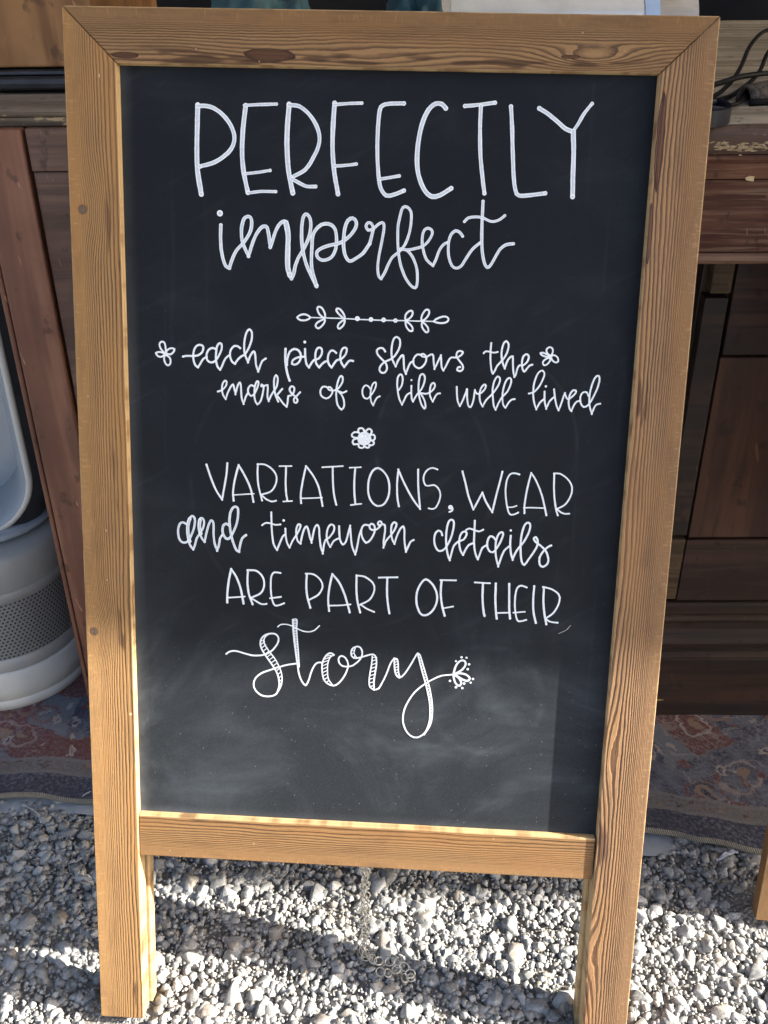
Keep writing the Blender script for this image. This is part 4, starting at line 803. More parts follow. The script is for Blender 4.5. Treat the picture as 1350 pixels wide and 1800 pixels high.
# base centre between the front feet, axes: x along the sign, y into it, z up the leaning board
Sx = Vector((0.9977367, -0.06476035, -0.01809896)); Sy = Vector((0.05528944, 0.94329776, -0.32731088)); Sz = Vector((0.03826947, 0.3255694, 0.94474336))
S0 = Vector((-0.2475022, 0.88168744, 0.86177765)); base = S0 + Sx*0.254 - Sz*0.9121817
M = Matrix((Sx, Sy, Sz)).transposed().to_4x4(); M.translation = base; root.matrix_world = M
board = sign_frame(root, (W_L, W_R, W_T, W_B, W_K))
STROKES = """
@PERFECTLY heavy
s42 -1496 8425 -1497 8402 -1498 8380 -1499 8357 -1500 8334 -1501 8311 -1501 8289 -1502 8266 -1503 8244 -1504 8218 -1505 8193 -1506 8168 -1507 8142 -1507 8118 -1508 8094 -1508 8070 -1508 8044 -1508 8019 -1508 7994 -1507 7970 -1506 7945 -1504 7918 -1501 7897 -1498 7876 -1495 7854 -1491 7832 -1487 7809 -1483 7787 -1480 7764 -1476 7742
s37 -1496 8418 -1469 8419 -1441 8420 -1415 8417 -1390 8412 -1366 8403 -1342 8390 -1323 8378 -1304 8363 -1285 8346 -1269 8329 -1254 8311 -1241 8293 -1229 8274 -1220 8255 -1210 8231 -1203 8206 -1201 8181 -1204 8153 -1213 8125 -1227 8099 -1241 8081 -1257 8064 -1276 8049 -1295 8034 -1315 8020 -1337 8007 -1359 7995 -1382 7985 -1407 7977 -1432 7970 -1459 7964 -1484 7957
s39 -1109 8429 -1112 8407 -1115 8385 -1118 8362 -1121 8340 -1124 8318 -1127 8295 -1129 8273 -1132 8251 -1134 8226 -1135 8201 -1137 8175 -1138 8150 -1139 8126 -1140 8101 -1139 8078 -1139 8051 -1138 8026 -1136 8002 -1134 7977 -1131 7952 -1128 7927 -1124 7904 -1119 7881 -1114 7857 -1109 7834 -1104 7810 -1098 7786 -1093 7763
s27 -1119 8429 -1093 8431 -1068 8433 -1041 8435 -1011 8437 -989 8438 -965 8439 -940 8440 -914 8442 -888 8443 -863 8444
s27 -1117 7909 -1090 7912 -1064 7915 -1037 7919 -1011 7922 -986 7926 -962 7930 -937 7935 -912 7939
s27 -1093 7760 -1067 7764 -1041 7768 -1014 7772 -986 7775 -963 7776 -939 7776 -914 7776 -889 7776 -865 7776
s42 -761 8444 -762 8420 -764 8397 -766 8373 -768 8349 -770 8325 -772 8302 -773 8280 -774 8259 -775 8232 -776 8207 -776 8183 -777 8159 -776 8135 -775 8109 -774 8085 -773 8061 -771 8035 -769 8010 -767 7985 -764 7959 -761 7935 -757 7911 -752 7887 -747 7863 -742 7840 -737 7816 -731 7793 -726 7769
s35 -761 8439 -735 8438 -708 8437 -683 8432 -664 8423 -645 8411 -627 8397 -609 8382 -592 8364 -576 8345 -561 8324 -548 8303 -537 8282 -528 8261 -521 8239 -516 8218 -514 8191 -515 8165 -521 8137 -528 8115 -538 8091 -550 8068 -563 8044 -574 8024 -585 8004 -598 7985 -613 7966 -629 7949 -648 7935 -670 7923 -693 7911 -717 7900 -739 7888
s31 -737 7879 -717 7869 -697 7859 -677 7849 -657 7839 -637 7830 -615 7823 -592 7821 -567 7822 -541 7823
s39 -397 8460 -398 8437 -400 8415 -401 8393 -403 8370 -404 8348 -405 8324 -406 8300 -407 8278 -408 8256 -408 8233 -409 8209 -409 8186 -409 8162 -409 8139 -408 8117 -407 8091 -405 8066 -403 8041 -401 8017 -398 7992 -395 7968 -392 7943 -388 7918 -383 7894 -379 7869 -373 7844 -368 7820 -363 7795 -358 7770
s28 -399 8448 -374 8451 -348 8454 -322 8456 -295 8458 -273 8460 -250 8461 -227 8462 -204 8463 -181 8464
s28 -390 7984 -367 7986 -344 7987 -321 7989 -298 7992 -270 7995 -243 7999 -215 8003
s35 153 8468 128 8468 102 8467 77 8466 54 8465 34 8463 4 8458 -15 8449 -28 8439 -37 8412 -40 8394 -42 8372 -44 8347 -45 8321 -47 8293 -48 8266 -48 8242 -49 8218 -49 8193 -49 8168 -49 8142 -48 8117 -47 8092 -46 8069 -45 8046 -43 8022 -41 7999 -39 7976 -37 7954 -35 7934 -33 7916 -28 7886 -24 7861 -19 7840 -12 7821 1 7798 16 7779 33 7767 63 7766 97 7776 122 7785 148 7796 175 7808
s29 -21 7892 8 7897 37 7902 65 7907 89 7912 111 7916 133 7920
s38 486 8438 472 8454 455 8468 431 8474 405 8471 387 8461 369 8447 351 8426 339 8406 327 8383 316 8357 306 8326 300 8306 295 8285 290 8261 286 8238 282 8213 279 8189 276 8165 274 8142 273 8118 272 8094 272 8070 272 8046 273 8024 275 8004 278 7979 282 7956 287 7935 293 7916 300 7896 310 7872 321 7849 333 7827 346 7809 364 7789 384 7775 404 7767 434 7768 468 7780 488 7791 510 7805 532 7820 554 7834
s33 636 8458 658 8460 680 8462 702 8464 724 8467 748 8469 772 8472 796 8476 821 8480 847 8484 872 8487
s35 762 8460 762 8438 762 8416 762 8394 762 8373 762 8351 762 8328 763 8305 764 8282 765 8258 766 8233 768 8207 769 8180 771 8154 773 8129 775 8105 777 8082 781 8055 784 8029 788 8004 791 7981 795 7958 799 7935 803 7912 806 7889 810 7868 814 7846 818 7824 822 7802
s35 998 8461 1001 8437 1004 8414 1007 8391 1009 8367 1012 8341 1015 8314 1017 8291 1019 8267 1021 8242 1023 8216 1025 8190 1027 8164 1029 8139 1032 8115 1034 8088 1036 8061 1039 8035 1041 8009 1043 7985 1046 7962 1048 7940 1053 7907 1057 7878 1063 7853 1068 7833 1079 7805 1099 7792 1117 7790 1139 7791 1164 7794 1191 7797 1212 7800 1235 7803 1259 7807 1283 7810 1307 7814
s37 1221 8452 1244 8439 1268 8427 1293 8412 1314 8397 1337 8380 1360 8363 1380 8348 1402 8330 1420 8315 1439 8303 1467 8292 1496 8284
s30 1495 8286 1508 8305 1520 8323 1533 8344 1543 8363 1553 8383 1564 8404 1576 8424 1589 8442 1602 8459 1616 8477 1630 8494
s39 1498 8287 1500 8264 1502 8241 1504 8218 1507 8195 1509 8172 1510 8149 1512 8125 1513 8101 1514 8076 1515 8050 1516 8025 1517 8000 1517 7975 1518 7951 1519 7927 1520 7904 1522 7882 1523 7859 1524 7837 1525 7814 1526 7792
@imperfect heavy
d25 -1324 7596
s31 -1317 7503 -1318 7477 -1319 7450 -1320 7424 -1320 7399 -1319 7374 -1318 7350 -1317 7327 -1315 7305 -1310 7278 -1305 7252 -1299 7230 -1290 7200 -1278 7178 -1264 7168 -1249 7163 -1239 7193 -1229 7222 -1217 7252 -1204 7280 -1190 7303 -1174 7323 -1158 7339 -1140 7356 -1120 7381 -1101 7409 -1084 7437 -1071 7466 -1064 7497 -1062 7527 -1064 7551 -1071 7568 -1082 7576 -1095 7577 -1111 7571 -1125 7558 -1134 7537 -1141 7511 -1146 7481 -1147 7450 -1146 7416 -1142 7385 -1135 7362 -1125 7338 -1115 7315 -1102 7288 -1089 7262 -1084 7280 -1076 7302 -1070 7324 -1061 7351 -1052 7377 -1041 7403 -1030 7427 -1018 7448 -1000 7474 -984 7491 -968 7501 -955 7503 -944 7501 -935 7493 -929 7472 -923 7446 -919 7419 -915 7390 -912 7364 -909 7339 -903 7353 -896 7372 -889 7395 -881 7422 -872 7448 -863 7470 -853 7491 -843 7509 -826 7529 -809 7542 -794 7547 -780 7543 -770 7525 -762 7497 -760 7473 -758 7445 -758 7413 -758 7392 -759 7369 -759 7346 -760 7322 -761 7301 -762 7275 -763 7251 -763 7228 -763 7206 -762 7178 -760 7153 -756 7131 -745 7109 -731 7092 -722 7110 -714 7132 -709 7152 -705 7176 -700 7199 -692 7220 -684 7242 -676 7261 -664 7280 -652 7299 -638 7323 -623 7351 -612 7374 -600 7400 -590 7427 -583 7455 -579 7484 -576 7511 -577 7544 -582 7571 -593 7592 -606 7604 -619 7606 -631 7597 -640 7577 -646 7546 -649 7521 -651 7492 -651 7462 -651 7435 -650 7407 -648 7379 -645 7356 -642 7332 -637 7309 -632 7285 -626 7262 -619 7238 -611 7214 -602 7192 -593 7170 -582 7148 -572 7128 -562 7108 -548 7083 -535 7059 -522 7035 -529 7056 -535 7077 -542 7099 -550 7123 -557 7148 -563 7174 -566 7198 -568 7222 -568 7249 -568 7274 -567 7301 -566 7328 -565 7353 -564 7380 -564 7405 -561 7427 -552 7458 -537 7484 -516 7508 -490 7527 -460 7535 -432 7535 -407 7526 -388 7511 -375 7489 -368 7460 -365 7437 -363 7411 -364 7386 -366 7363 -369 7340 -375 7320 -387 7294 -403 7272 -426 7257 -452 7248 -475 7246 -495 7251 -512 7263 -523 7279 -526 7297 -521 7316 -502 7332 -477 7346 -450 7356 -419 7366 -397 7371 -373 7376 -352 7381 -327 7391 -304 7404 -285 7419 -265 7436 -247 7454 -232 7473 -219 7492 -209 7511 -203 7536 -206 7557 -218 7575 -235 7584 -255 7580 -273 7565 -287 7540 -296 7508 -300 7485 -303 7459 -304 7434 -306 7409 -306 7384 -305 7359 -302 7336 -298 7314 -292 7294 -280 7270 -267 7253 -253 7245 -238 7247 -217 7258 -195 7273 -172 7287 -147 7307 -133 7324 -119 7345 -105 7367 -91 7388
s45 -780 7534 -775 7512 -770 7490 -765 7467 -762 7441 -761 7420 -761 7397 -762 7372 -763 7347 -763 7323 -764 7301 -764 7275 -765 7251 -765 7228 -764 7207 -763 7187 -759 7162 -752 7142 -746 7122
s28 -91 7389 -83 7421 -76 7452 -70 7477 -65 7500
s25 -62 7510 -72 7531 -83 7547 -97 7553 -110 7551 -120 7540 -125 7524 -119 7507 -107 7494 -88 7495 -67 7505 -47 7521 -28 7539 -9 7551 6 7556 17 7550 22 7534 22 7509 19 7478 15 7454 11 7428 6 7401 2 7379 -2 7357 -6 7335 -10 7313 -14 7286 -17 7259 -20 7235 -21 7204 -20 7177 -16 7150 -9 7128 0 7118 10 7112 23 7134 37 7159 47 7181 56 7205 66 7228 76 7249 86 7269 99 7287 122 7307 148 7327 164 7344 181 7364 196 7386 205 7406 214 7428 221 7451 228 7474 233 7498 237 7522 240 7547 241 7570 242 7598 241 7624 237 7646 223 7668 206 7681 188 7685 172 7678 161 7657 153 7625 149 7604 144 7580 139 7555 136 7529 135 7503 135 7477 136 7451 137 7423 138 7401 140 7377 142 7353 145 7330 148 7308 153 7282 158 7258 164 7234 171 7211 180 7188 189 7166 199 7144 209 7124 225 7100 241 7079 257 7062 276 7048 292 7046 302 7056 306 7078 308 7104 307 7136 305 7166 301 7193 294 7219 285 7243 274 7268 262 7291 248 7310 228 7332 207 7346 178 7351 162 7352 183 7349 217 7346 246 7350 276 7357 307 7365 336 7375 362 7393 384 7415 403 7445 415 7474 416 7493 410 7507 397 7517 380 7521 364 7517 351 7506 342 7487 337 7462 335 7432 337 7400 340 7377 346 7355 352 7332 359 7311 368 7289 379 7270 395 7255 413 7241 431 7228 442 7251 454 7277 462 7302 471 7331 481 7355 497 7381 514 7399 529 7408 543 7413
s25 662 7466 651 7480 639 7494 622 7504 603 7507 586 7496 570 7478 559 7453 552 7424 550 7403 550 7380 550 7357 552 7334 555 7311 560 7290 571 7258 585 7232 602 7217 621 7212 641 7216 660 7229 672 7245 684 7266 697 7288 712 7313 727 7338 744 7362 763 7382 784 7399 805 7416
s27 814 7740 814 7719 814 7698 814 7676 814 7650 814 7630 814 7608 814 7585 814 7562 815 7539 815 7517 816 7493 817 7469 818 7445 819 7423 821 7402 824 7371 828 7342 833 7316 839 7291 846 7267 853 7249 864 7232 874 7225 886 7228 898 7241 908 7256 919 7277 930 7299 943 7324 957 7351 971 7373 994 7394 1018 7408 1046 7414 1075 7417
s24 672 7580 686 7596 703 7610 730 7616 761 7619 791 7618 821 7613 847 7601 871 7590 891 7586 910 7586 935 7593 959 7605 977 7619 994 7634
@divider drawing
s11 -572 6781 -542 6781 -513 6781 -485 6781 -456 6781 -427 6781 -397 6781 -365 6781 -332 6781 -297 6780 -259 6780 -220 6779 -180 6778 -139 6777 -100 6777 -62 6776 -27 6776 7 6776 39 6776 70 6776 100 6776 129 6777 158 6777 187 6778 217 6778 246 6778 276 6778 305 6778 334 6778 363 6779 392 6779 421 6779 450 6779
c17 -572 6781 -585 6794 -608 6804 -628 6806 -649 6801 -669 6791 -681 6778 -672 6766 -653 6757 -631 6755 -607 6758 -584 6768
c17 -452 6780 -473 6789 -496 6809 -509 6832 -515 6853 -511 6866 -502 6871 -488 6869 -474 6859 -460 6839 -450 6815 -447 6793
c17 -459 6770 -484 6759 -510 6743 -523 6728 -527 6713 -519 6700 -504 6693 -486 6703 -469 6720 -456 6738 -449 6755 -450 6766
c17 -286 6780 -305 6790 -327 6809 -344 6826 -355 6843 -355 6854 -349 6860 -337 6860 -323 6854 -306 6836 -292 6815 -284 6793
c17 -291 6770 -311 6757 -331 6739 -340 6722 -341 6708 -336 6699 -325 6697 -310 6708 -295 6725 -287 6741 -284 6755 -284 6766
d20 -179 6783
d19 -66 6779
d19 39 6779
d18 138 6777
c17 222 6783 217 6801 220 6825 233 6844 250 6857 264 6861 275 6856 279 6843 276 6826 266 6810 252 6796 235 6785
c17 222 6770 222 6753 229 6730 241 6712 255 6698 269 6694 280 6697 283 6710 279 6727 268 6742 253 6756 236 6767
c17 353 6784 351 6803 357 6829 370 6853 385 6871 400 6874 411 6868 415 6854 412 6835 400 6814 383 6795 366 6784
c17 359 6769 356 6753 360 6729 375 6707 392 6690 404 6689 412 6696 413 6709 409 6726 398 6741 385 6755 370 6766
c17 455 6779 469 6795 499 6811 525 6820 549 6822 565 6816 575 6805 575 6793 566 6780 547 6771 521 6767 496 6768 469 6773
@flower_left drawing
c17 -1798 6450 -1817 6461 -1836 6483 -1845 6503 -1847 6522 -1841 6535 -1831 6543 -1818 6544 -1807 6539 -1800 6524 -1796 6504 -1794 6473
c17 -1793 6450 -1789 6464 -1777 6478 -1763 6487 -1749 6492 -1733 6491 -1721 6485 -1722 6473 -1729 6460 -1742 6447 -1757 6439 -1778 6442
c17 -1805 6440 -1814 6428 -1829 6418 -1846 6416 -1861 6421 -1873 6433 -1878 6446 -1870 6453 -1856 6457 -1840 6457 -1825 6453 -1811 6448
c17 -1801 6434 -1809 6418 -1810 6395 -1804 6374 -1795 6357 -1783 6348 -1771 6348 -1761 6358 -1755 6373 -1755 6393 -1762 6412 -1781 6428
@each text
s19 -1648 6425 -1633 6429 -1615 6432 -1592 6432 -1568 6432 -1543 6434 -1520 6439 -1500 6451 -1484 6467 -1475 6489 -1474 6510 -1482 6522 -1495 6527 -1511 6527 -1527 6520 -1540 6507 -1551 6488 -1558 6462 -1561 6434 -1560 6409 -1556 6388 -1550 6368 -1541 6353 -1532 6345 -1521 6339 -1512 6354 -1501 6370 -1490 6390 -1477 6409 -1462 6420 -1445 6428
s19 -1362 6490 -1377 6500 -1393 6505 -1412 6500 -1429 6488 -1441 6468 -1447 6445 -1448 6423 -1442 6403 -1428 6389 -1410 6383 -1392 6386 -1374 6397 -1358 6416 -1343 6441 -1329 6468 -1318 6496 -1316 6520 -1318 6538 -1327 6546 -1338 6545 -1348 6535 -1358 6518 -1363 6493 -1366 6463 -1368 6432 -1367 6401 -1362 6374 -1355 6351 -1344 6336 -1332 6325 -1322 6343 -1312 6364 -1301 6392 -1287 6419 -1269 6437 -1248 6452
s19 -1161 6510 -1170 6518 -1181 6525 -1196 6528 -1212 6526 -1227 6513 -1240 6494 -1247 6470 -1248 6444 -1242 6419 -1232 6398 -1219 6386 -1205 6378 -1194 6397 -1181 6415 -1166 6430 -1150 6443 -1134 6451 -1118 6463 -1102 6488 -1086 6518 -1074 6549 -1064 6581 -1060 6613 -1061 6642 -1070 6660 -1082 6668 -1094 6662 -1106 6644 -1115 6618 -1122 6586 -1126 6556 -1127 6525 -1127 6494 -1122 6463 -1114 6441 -1104 6418 -1095 6394 -1087 6418 -1079 6441 -1067 6464 -1055 6481 -1046 6486 -1039 6481 -1035 6466 -1032 6443 -1030 6413 -1028 6381 -1019 6350 -1008 6320 -1000 6343 -992 6367 -983 6390 -973 6410 -959 6421 -945 6430
@piece text
s22 -777 6515 -778 6491 -779 6467 -779 6442 -778 6416 -775 6390 -772 6365 -767 6340 -762 6316 -756 6295 -749 6273 -741 6253
s19 -764 6381 -764 6407 -761 6435 -753 6466 -742 6493 -723 6510 -703 6518 -682 6515 -664 6503 -652 6485 -647 6462 -650 6437 -659 6415 -673 6399 -690 6389 -708 6388 -721 6394 -722 6408 -714 6425 -695 6439 -671 6449 -643 6454 -612 6457
s19 -613 6520 -612 6487 -610 6455 -606 6424 -600 6397 -590 6381 -578 6368 -570 6383 -561 6399 -550 6416 -538 6430 -518 6436 -499 6443 -483 6461 -472 6483 -469 6505 -473 6525 -483 6534 -496 6536 -509 6528 -519 6512 -525 6487 -526 6458 -524 6430 -518 6404 -506 6386 -492 6371 -482 6384 -471 6398 -457 6410 -444 6420 -432 6424 -420 6426
d12 -616 6578
s19 -351 6496 -359 6504 -367 6510 -378 6515 -391 6514 -403 6505 -413 6488 -419 6464 -421 6438 -416 6415 -408 6396 -398 6384 -387 6374 -376 6392 -365 6409 -355 6424 -342 6437 -324 6442 -304 6449 -285 6467 -269 6489 -263 6512 -262 6531 -270 6541 -282 6542 -294 6536 -305 6522 -312 6499 -316 6472 -314 6444 -307 6418 -295 6398 -281 6381 -268 6399 -256 6416 -245 6429 -233 6436 -221 6436 -208 6433
@shows text
s18 59 6521 51 6534 41 6545 27 6549 13 6547 -2 6539 -11 6526 -9 6509 0 6491 17 6472 36 6454 55 6437 69 6420 77 6399 79 6378 72 6359 61 6346 46 6342 32 6345 21 6355 15 6369 18 6386 27 6404 42 6421 62 6437 89 6449 117 6463 140 6486 158 6513 172 6541 181 6570 183 6598 179 6622 166 6637 151 6644 138 6638 127 6624 119 6598 114 6568 112 6540 112 6512 115 6484 121 6456 135 6428 151 6400 159 6422 167 6444 181 6468 194 6487 204 6494 212 6491 215 6472 217 6445 219 6414 222 6383 230 6360 239 6340 246 6366 254 6391 263 6414 273 6433 285 6442 298 6448
s17 352 6502 342 6505 331 6505 318 6496 307 6483 299 6467 295 6448 299 6428 309 6410 326 6397 345 6390 363 6396 380 6409 394 6429 403 6451 405 6472 402 6490 392 6502 380 6510 369 6510 362 6506 363 6497 370 6489 388 6486 409 6488 425 6498 440 6507 452 6509 461 6502 464 6481 466 6453 471 6422 476 6389 487 6414 498 6440 507 6461 516 6482 525 6504 527 6484 529 6462 531 6434 535 6407 542 6391 551 6379 562 6400 573 6422 584 6448 595 6471 605 6484 616 6489 634 6489 654 6489 675 6497 692 6509 703 6522 706 6534 697 6542 683 6545 670 6542 659 6533 654 6516 654 6498 665 6481 680 6464 696 6445 710 6426 714 6409 712 6395 703 6384 691 6378 676 6380 666 6386 666 6397 672 6408 680 6411 689 6412
@the text
s17 937 6616 936 6589 935 6560 935 6538 936 6513 937 6490 940 6455 945 6425 949 6399 955 6380 959 6371 964 6366 971 6377 978 6390 986 6410 996 6432 1013 6452 1030 6472 1045 6491 1058 6511 1070 6537 1078 6565 1082 6590 1081 6612 1072 6628 1060 6636 1049 6630 1040 6616 1033 6595 1028 6569 1026 6540 1028 6510 1033 6483 1040 6457 1049 6434 1060 6411 1066 6435 1072 6458 1082 6482 1094 6500 1108 6512 1120 6513 1123 6494 1124 6466 1127 6434 1130 6401 1136 6372 1143 6344 1149 6353 1155 6366 1159 6390 1164 6414 1171 6430 1180 6441 1194 6442 1210 6442 1226 6454 1241 6470 1249 6488 1253 6505 1252 6519 1246 6529 1238 6534 1228 6534 1218 6527 1208 6516 1203 6499 1200 6480 1199 6459 1201 6439 1205 6419 1211 6404 1217 6394 1224 6392 1232 6400 1241 6413 1252 6428 1263 6441 1275 6447 1286 6450
s15 879 6532 886 6541 896 6548 913 6548 931 6545 947 6541 961 6539 977 6541 994 6546
@flower_right drawing
c15 1432 6529 1416 6536 1401 6551 1395 6566 1396 6580 1406 6592 1419 6599 1432 6596 1443 6588 1448 6574 1448 6559 1442 6540
c15 1424 6523 1412 6519 1394 6519 1375 6524 1358 6532 1350 6540 1348 6547 1356 6551 1369 6551 1387 6545 1405 6537 1418 6529
c15 1438 6526 1451 6533 1467 6533 1481 6525 1492 6513 1497 6498 1497 6484 1489 6476 1477 6474 1461 6481 1446 6494 1438 6511
c15 1427 6511 1413 6509 1395 6501 1380 6488 1371 6474 1373 6460 1381 6450 1392 6449 1404 6454 1418 6468 1429 6484 1432 6500
@marks text
s17 -1353 6140 -1335 6145 -1318 6153 -1300 6169 -1285 6187 -1278 6207 -1277 6224 -1284 6233 -1294 6233 -1304 6222 -1313 6205 -1317 6182 -1318 6158 -1315 6134 -1309 6112 -1298 6094 -1286 6078 -1279 6102 -1271 6127 -1257 6157 -1243 6184 -1232 6198 -1224 6203 -1219 6196 -1215 6180 -1209 6153 -1203 6121 -1197 6146 -1191 6171 -1182 6199 -1172 6218 -1164 6221 -1158 6210 -1155 6180 -1154 6145 -1152 6116 -1149 6089 -1142 6065 -1133 6041 -1125 6071 -1116 6100 -1105 6122 -1093 6142
s17 -1046 6195 -1058 6201 -1069 6203 -1083 6192 -1093 6175 -1096 6156 -1093 6138 -1083 6122 -1070 6112 -1055 6117 -1041 6130 -1029 6152 -1018 6177 -1009 6203 -1004 6224 -1009 6236 -1018 6237 -1026 6226 -1034 6204 -1039 6173 -1041 6139 -1041 6110 -1037 6084 -1028 6058 -1015 6043 -1000 6052 -985 6076 -978 6099 -971 6127 -967 6151 -962 6176 -962 6193 -971 6197 -981 6197 -982 6205 -978 6211 -969 6206 -957 6200 -942 6206 -929 6208 -926 6189 -927 6162 -929 6133 -929 6106 -924 6088 -918 6072 -910 6094 -901 6116 -890 6135 -878 6154 -863 6176 -850 6201 -843 6235 -841 6266 -847 6286 -857 6293 -865 6285 -872 6265 -874 6235 -873 6201 -870 6168 -864 6136 -856 6115 -847 6093 -837 6072
s17 -803 6180 -819 6162 -834 6143 -850 6125 -833 6105 -817 6086 -805 6070 -793 6055 -779 6042 -765 6031 -760 6052 -756 6075 -755 6100 -751 6121 -741 6125 -728 6127 -715 6139 -705 6155 -700 6175 -701 6192 -711 6203 -724 6205 -735 6196 -741 6182 -738 6166 -728 6150 -713 6136 -695 6123 -681 6107 -672 6091 -674 6077 -681 6068 -691 6067 -700 6072 -704 6084 -703 6100 -692 6114 -677 6128 -664 6143 -651 6157
@of text
s17 -431 6210 -446 6212 -459 6210 -471 6196 -479 6177 -479 6155 -472 6135 -453 6119 -430 6112 -410 6118 -393 6133 -380 6154 -375 6175 -382 6194 -394 6207 -408 6209 -417 6204 -414 6194 -403 6184 -383 6180 -361 6182 -342 6190 -324 6205 -306 6229 -293 6256 -290 6280 -294 6298 -302 6305 -312 6302 -322 6287 -330 6264 -335 6245 -340 6223 -343 6200 -344 6175 -345 6150 -343 6126 -339 6091 -331 6061 -315 6036 -298 6023 -284 6033 -275 6054 -275 6081 -281 6109 -291 6134 -305 6155 -323 6172 -333 6181 -316 6174 -291 6164 -274 6170 -259 6179
@a text
s15 -56 6203 -65 6216 -75 6227 -87 6233 -100 6233 -111 6223 -120 6208 -124 6187 -123 6165 -117 6145 -108 6130 -94 6123 -79 6122 -67 6131 -55 6146 -39 6168 -24 6193 -14 6218 -9 6240 -10 6254 -15 6261 -25 6259 -36 6249 -45 6229 -51 6203 -54 6175 -55 6146 -52 6119 -46 6096 -38 6080 -29 6067 -22 6086 -15 6105 -6 6121 3 6134 13 6140 24 6145
@life text
s16 182 6203 195 6220 206 6240 212 6268 214 6296 210 6317 203 6331 194 6335 185 6331 177 6320 170 6302 168 6276 168 6245 172 6214 177 6182 183 6153 191 6126 202 6103 214 6081 224 6105 234 6127 243 6149 254 6167 268 6177 283 6184
s16 288 6242 288 6214 289 6186 291 6159 294 6136 299 6122 306 6110 314 6128 322 6144 331 6160 342 6177 357 6195 373 6217 386 6245 395 6274 399 6301 397 6323 389 6338 379 6344 368 6341 358 6329 353 6307 349 6280 348 6249 348 6216 351 6184 357 6153 363 6131 370 6108 377 6089 391 6067 403 6055 411 6060 413 6076 409 6100 401 6126 388 6150 374 6171 360 6182 356 6187 380 6183 410 6179 428 6184 444 6192 461 6205 475 6220 483 6237 486 6252 482 6266 473 6273 463 6270 453 6258 447 6237 444 6212 443 6188 447 6163 458 6139 472 6116 482 6140 492 6161 500 6174 509 6183 519 6186 530 6187
d8 287 6290
@well text
s16 668 6246 670 6215 672 6184 676 6152 682 6123 691 6103 701 6086 712 6109 723 6135 731 6156 739 6178 745 6197 751 6215 754 6230 756 6205 757 6180 759 6157 764 6122 770 6095 781 6081 792 6081 802 6099 810 6128 815 6159 817 6189 819 6209 821 6225 828 6208 837 6195 854 6194 873 6201 889 6216 902 6233 909 6250 911 6264 905 6272 895 6272 883 6261 871 6242 864 6218 861 6191 863 6159 869 6130 880 6108 892 6089 904 6116 917 6141 933 6160 951 6178 970 6200 989 6226 1001 6246 1013 6268 1021 6288 1026 6311 1024 6329 1015 6341 1003 6343 991 6330 980 6307 974 6286 970 6260 968 6235 969 6211 971 6187 974 6164 977 6140 981 6117 985 6097 994 6079 1002 6065 1011 6089 1020 6114 1033 6143 1048 6171 1070 6194 1091 6219 1102 6242 1112 6269 1118 6291 1120 6313 1116 6327 1107 6334 1095 6333 1083 6321 1072 6300 1065 6279 1059 6253 1055 6228 1053 6203 1053 6179 1054 6156 1058 6128 1065 6105 1074 6093 1083 6085 1095 6107 1106 6127 1118 6143 1131 6154 1143 6158 1156 6160
@lived text
s16 1272 6210 1293 6216 1315 6226 1329 6240 1344 6258 1357 6279 1367 6298 1376 6321 1384 6343 1390 6361 1390 6383 1383 6396 1373 6404 1360 6402 1345 6391 1331 6369 1323 6348 1316 6323 1310 6297 1307 6271 1307 6243 1307 6216 1309 6191 1313 6168 1318 6145 1324 6123 1333 6101 1341 6080 1353 6109 1366 6136 1382 6153 1400 6168
s16 1401 6231 1402 6207 1403 6182 1405 6158 1410 6134 1417 6110 1423 6087 1430 6108 1438 6130 1446 6149 1462 6169 1480 6186
d10 1409 6275
s16 1478 6252 1482 6228 1486 6205 1490 6181 1496 6156 1503 6131 1510 6110 1519 6092 1527 6078 1536 6104 1544 6132 1553 6164 1560 6194 1566 6211 1570 6225 1575 6209 1581 6194 1588 6182 1597 6175 1611 6179 1626 6191 1645 6209 1659 6228 1662 6240 1658 6248 1647 6251 1633 6247 1620 6230 1610 6206 1606 6175 1606 6144 1611 6116 1618 6093 1626 6083 1634 6076 1642 6102 1651 6125 1662 6144 1674 6157 1687 6161 1699 6163
s16 1767 6206 1759 6223 1750 6236 1735 6239 1720 6235 1707 6220 1700 6198 1700 6173 1705 6148 1717 6126 1733 6113 1752 6117 1772 6134 1784 6153 1796 6176 1808 6202 1817 6224 1827 6249 1835 6273 1841 6295 1847 6329 1847 6356 1842 6372 1832 6377 1820 6372 1807 6354 1798 6331 1789 6301 1783 6272 1778 6248 1776 6224 1775 6201 1775 6177 1776 6153 1780 6130 1787 6105 1796 6081 1805 6057 1812 6085 1820 6110 1828 6126 1838 6137 1852 6142 1868 6145
@flower_middle drawing
c26 -99 5819 -82 5817 -67 5809 -61 5796 -59 5782 -62 5767 -69 5754 -82 5746 -97 5743 -113 5745 -126 5752 -133 5764 -136 5779 -134 5794 -128 5807 -115 5816
c32 -98 5764 -107 5770 -113 5780 -107 5790 -99 5796 -89 5791 -84 5781 -89 5771
c17 -99 5832 -79 5829 -62 5819 -50 5802 -45 5782 -49 5762 -60 5744 -77 5734 -97 5730 -117 5732 -135 5741 -146 5758 -150 5779 -146 5799 -136 5817 -119 5828
s17 -145 5831 -163 5834 -180 5834 -194 5826 -203 5816 -205 5804 -199 5793 -183 5788 -162 5785
s17 -162 5780 -175 5776 -187 5771 -194 5761 -197 5749 -194 5738 -186 5729 -171 5730 -152 5733
s17 -146 5728 -145 5717 -143 5708 -133 5702 -122 5700 -111 5701 -102 5706 -99 5716 -97 5727
s17 -97 5718 -86 5710 -76 5704 -65 5704 -56 5708 -53 5717 -51 5728
s17 -57 5725 -39 5726 -25 5729 -17 5737 -14 5747 -18 5756 -26 5764
s17 -37 5767 -25 5769 -15 5773 -8 5784 -7 5797 -11 5808 -19 5817 -29 5817 -42 5816
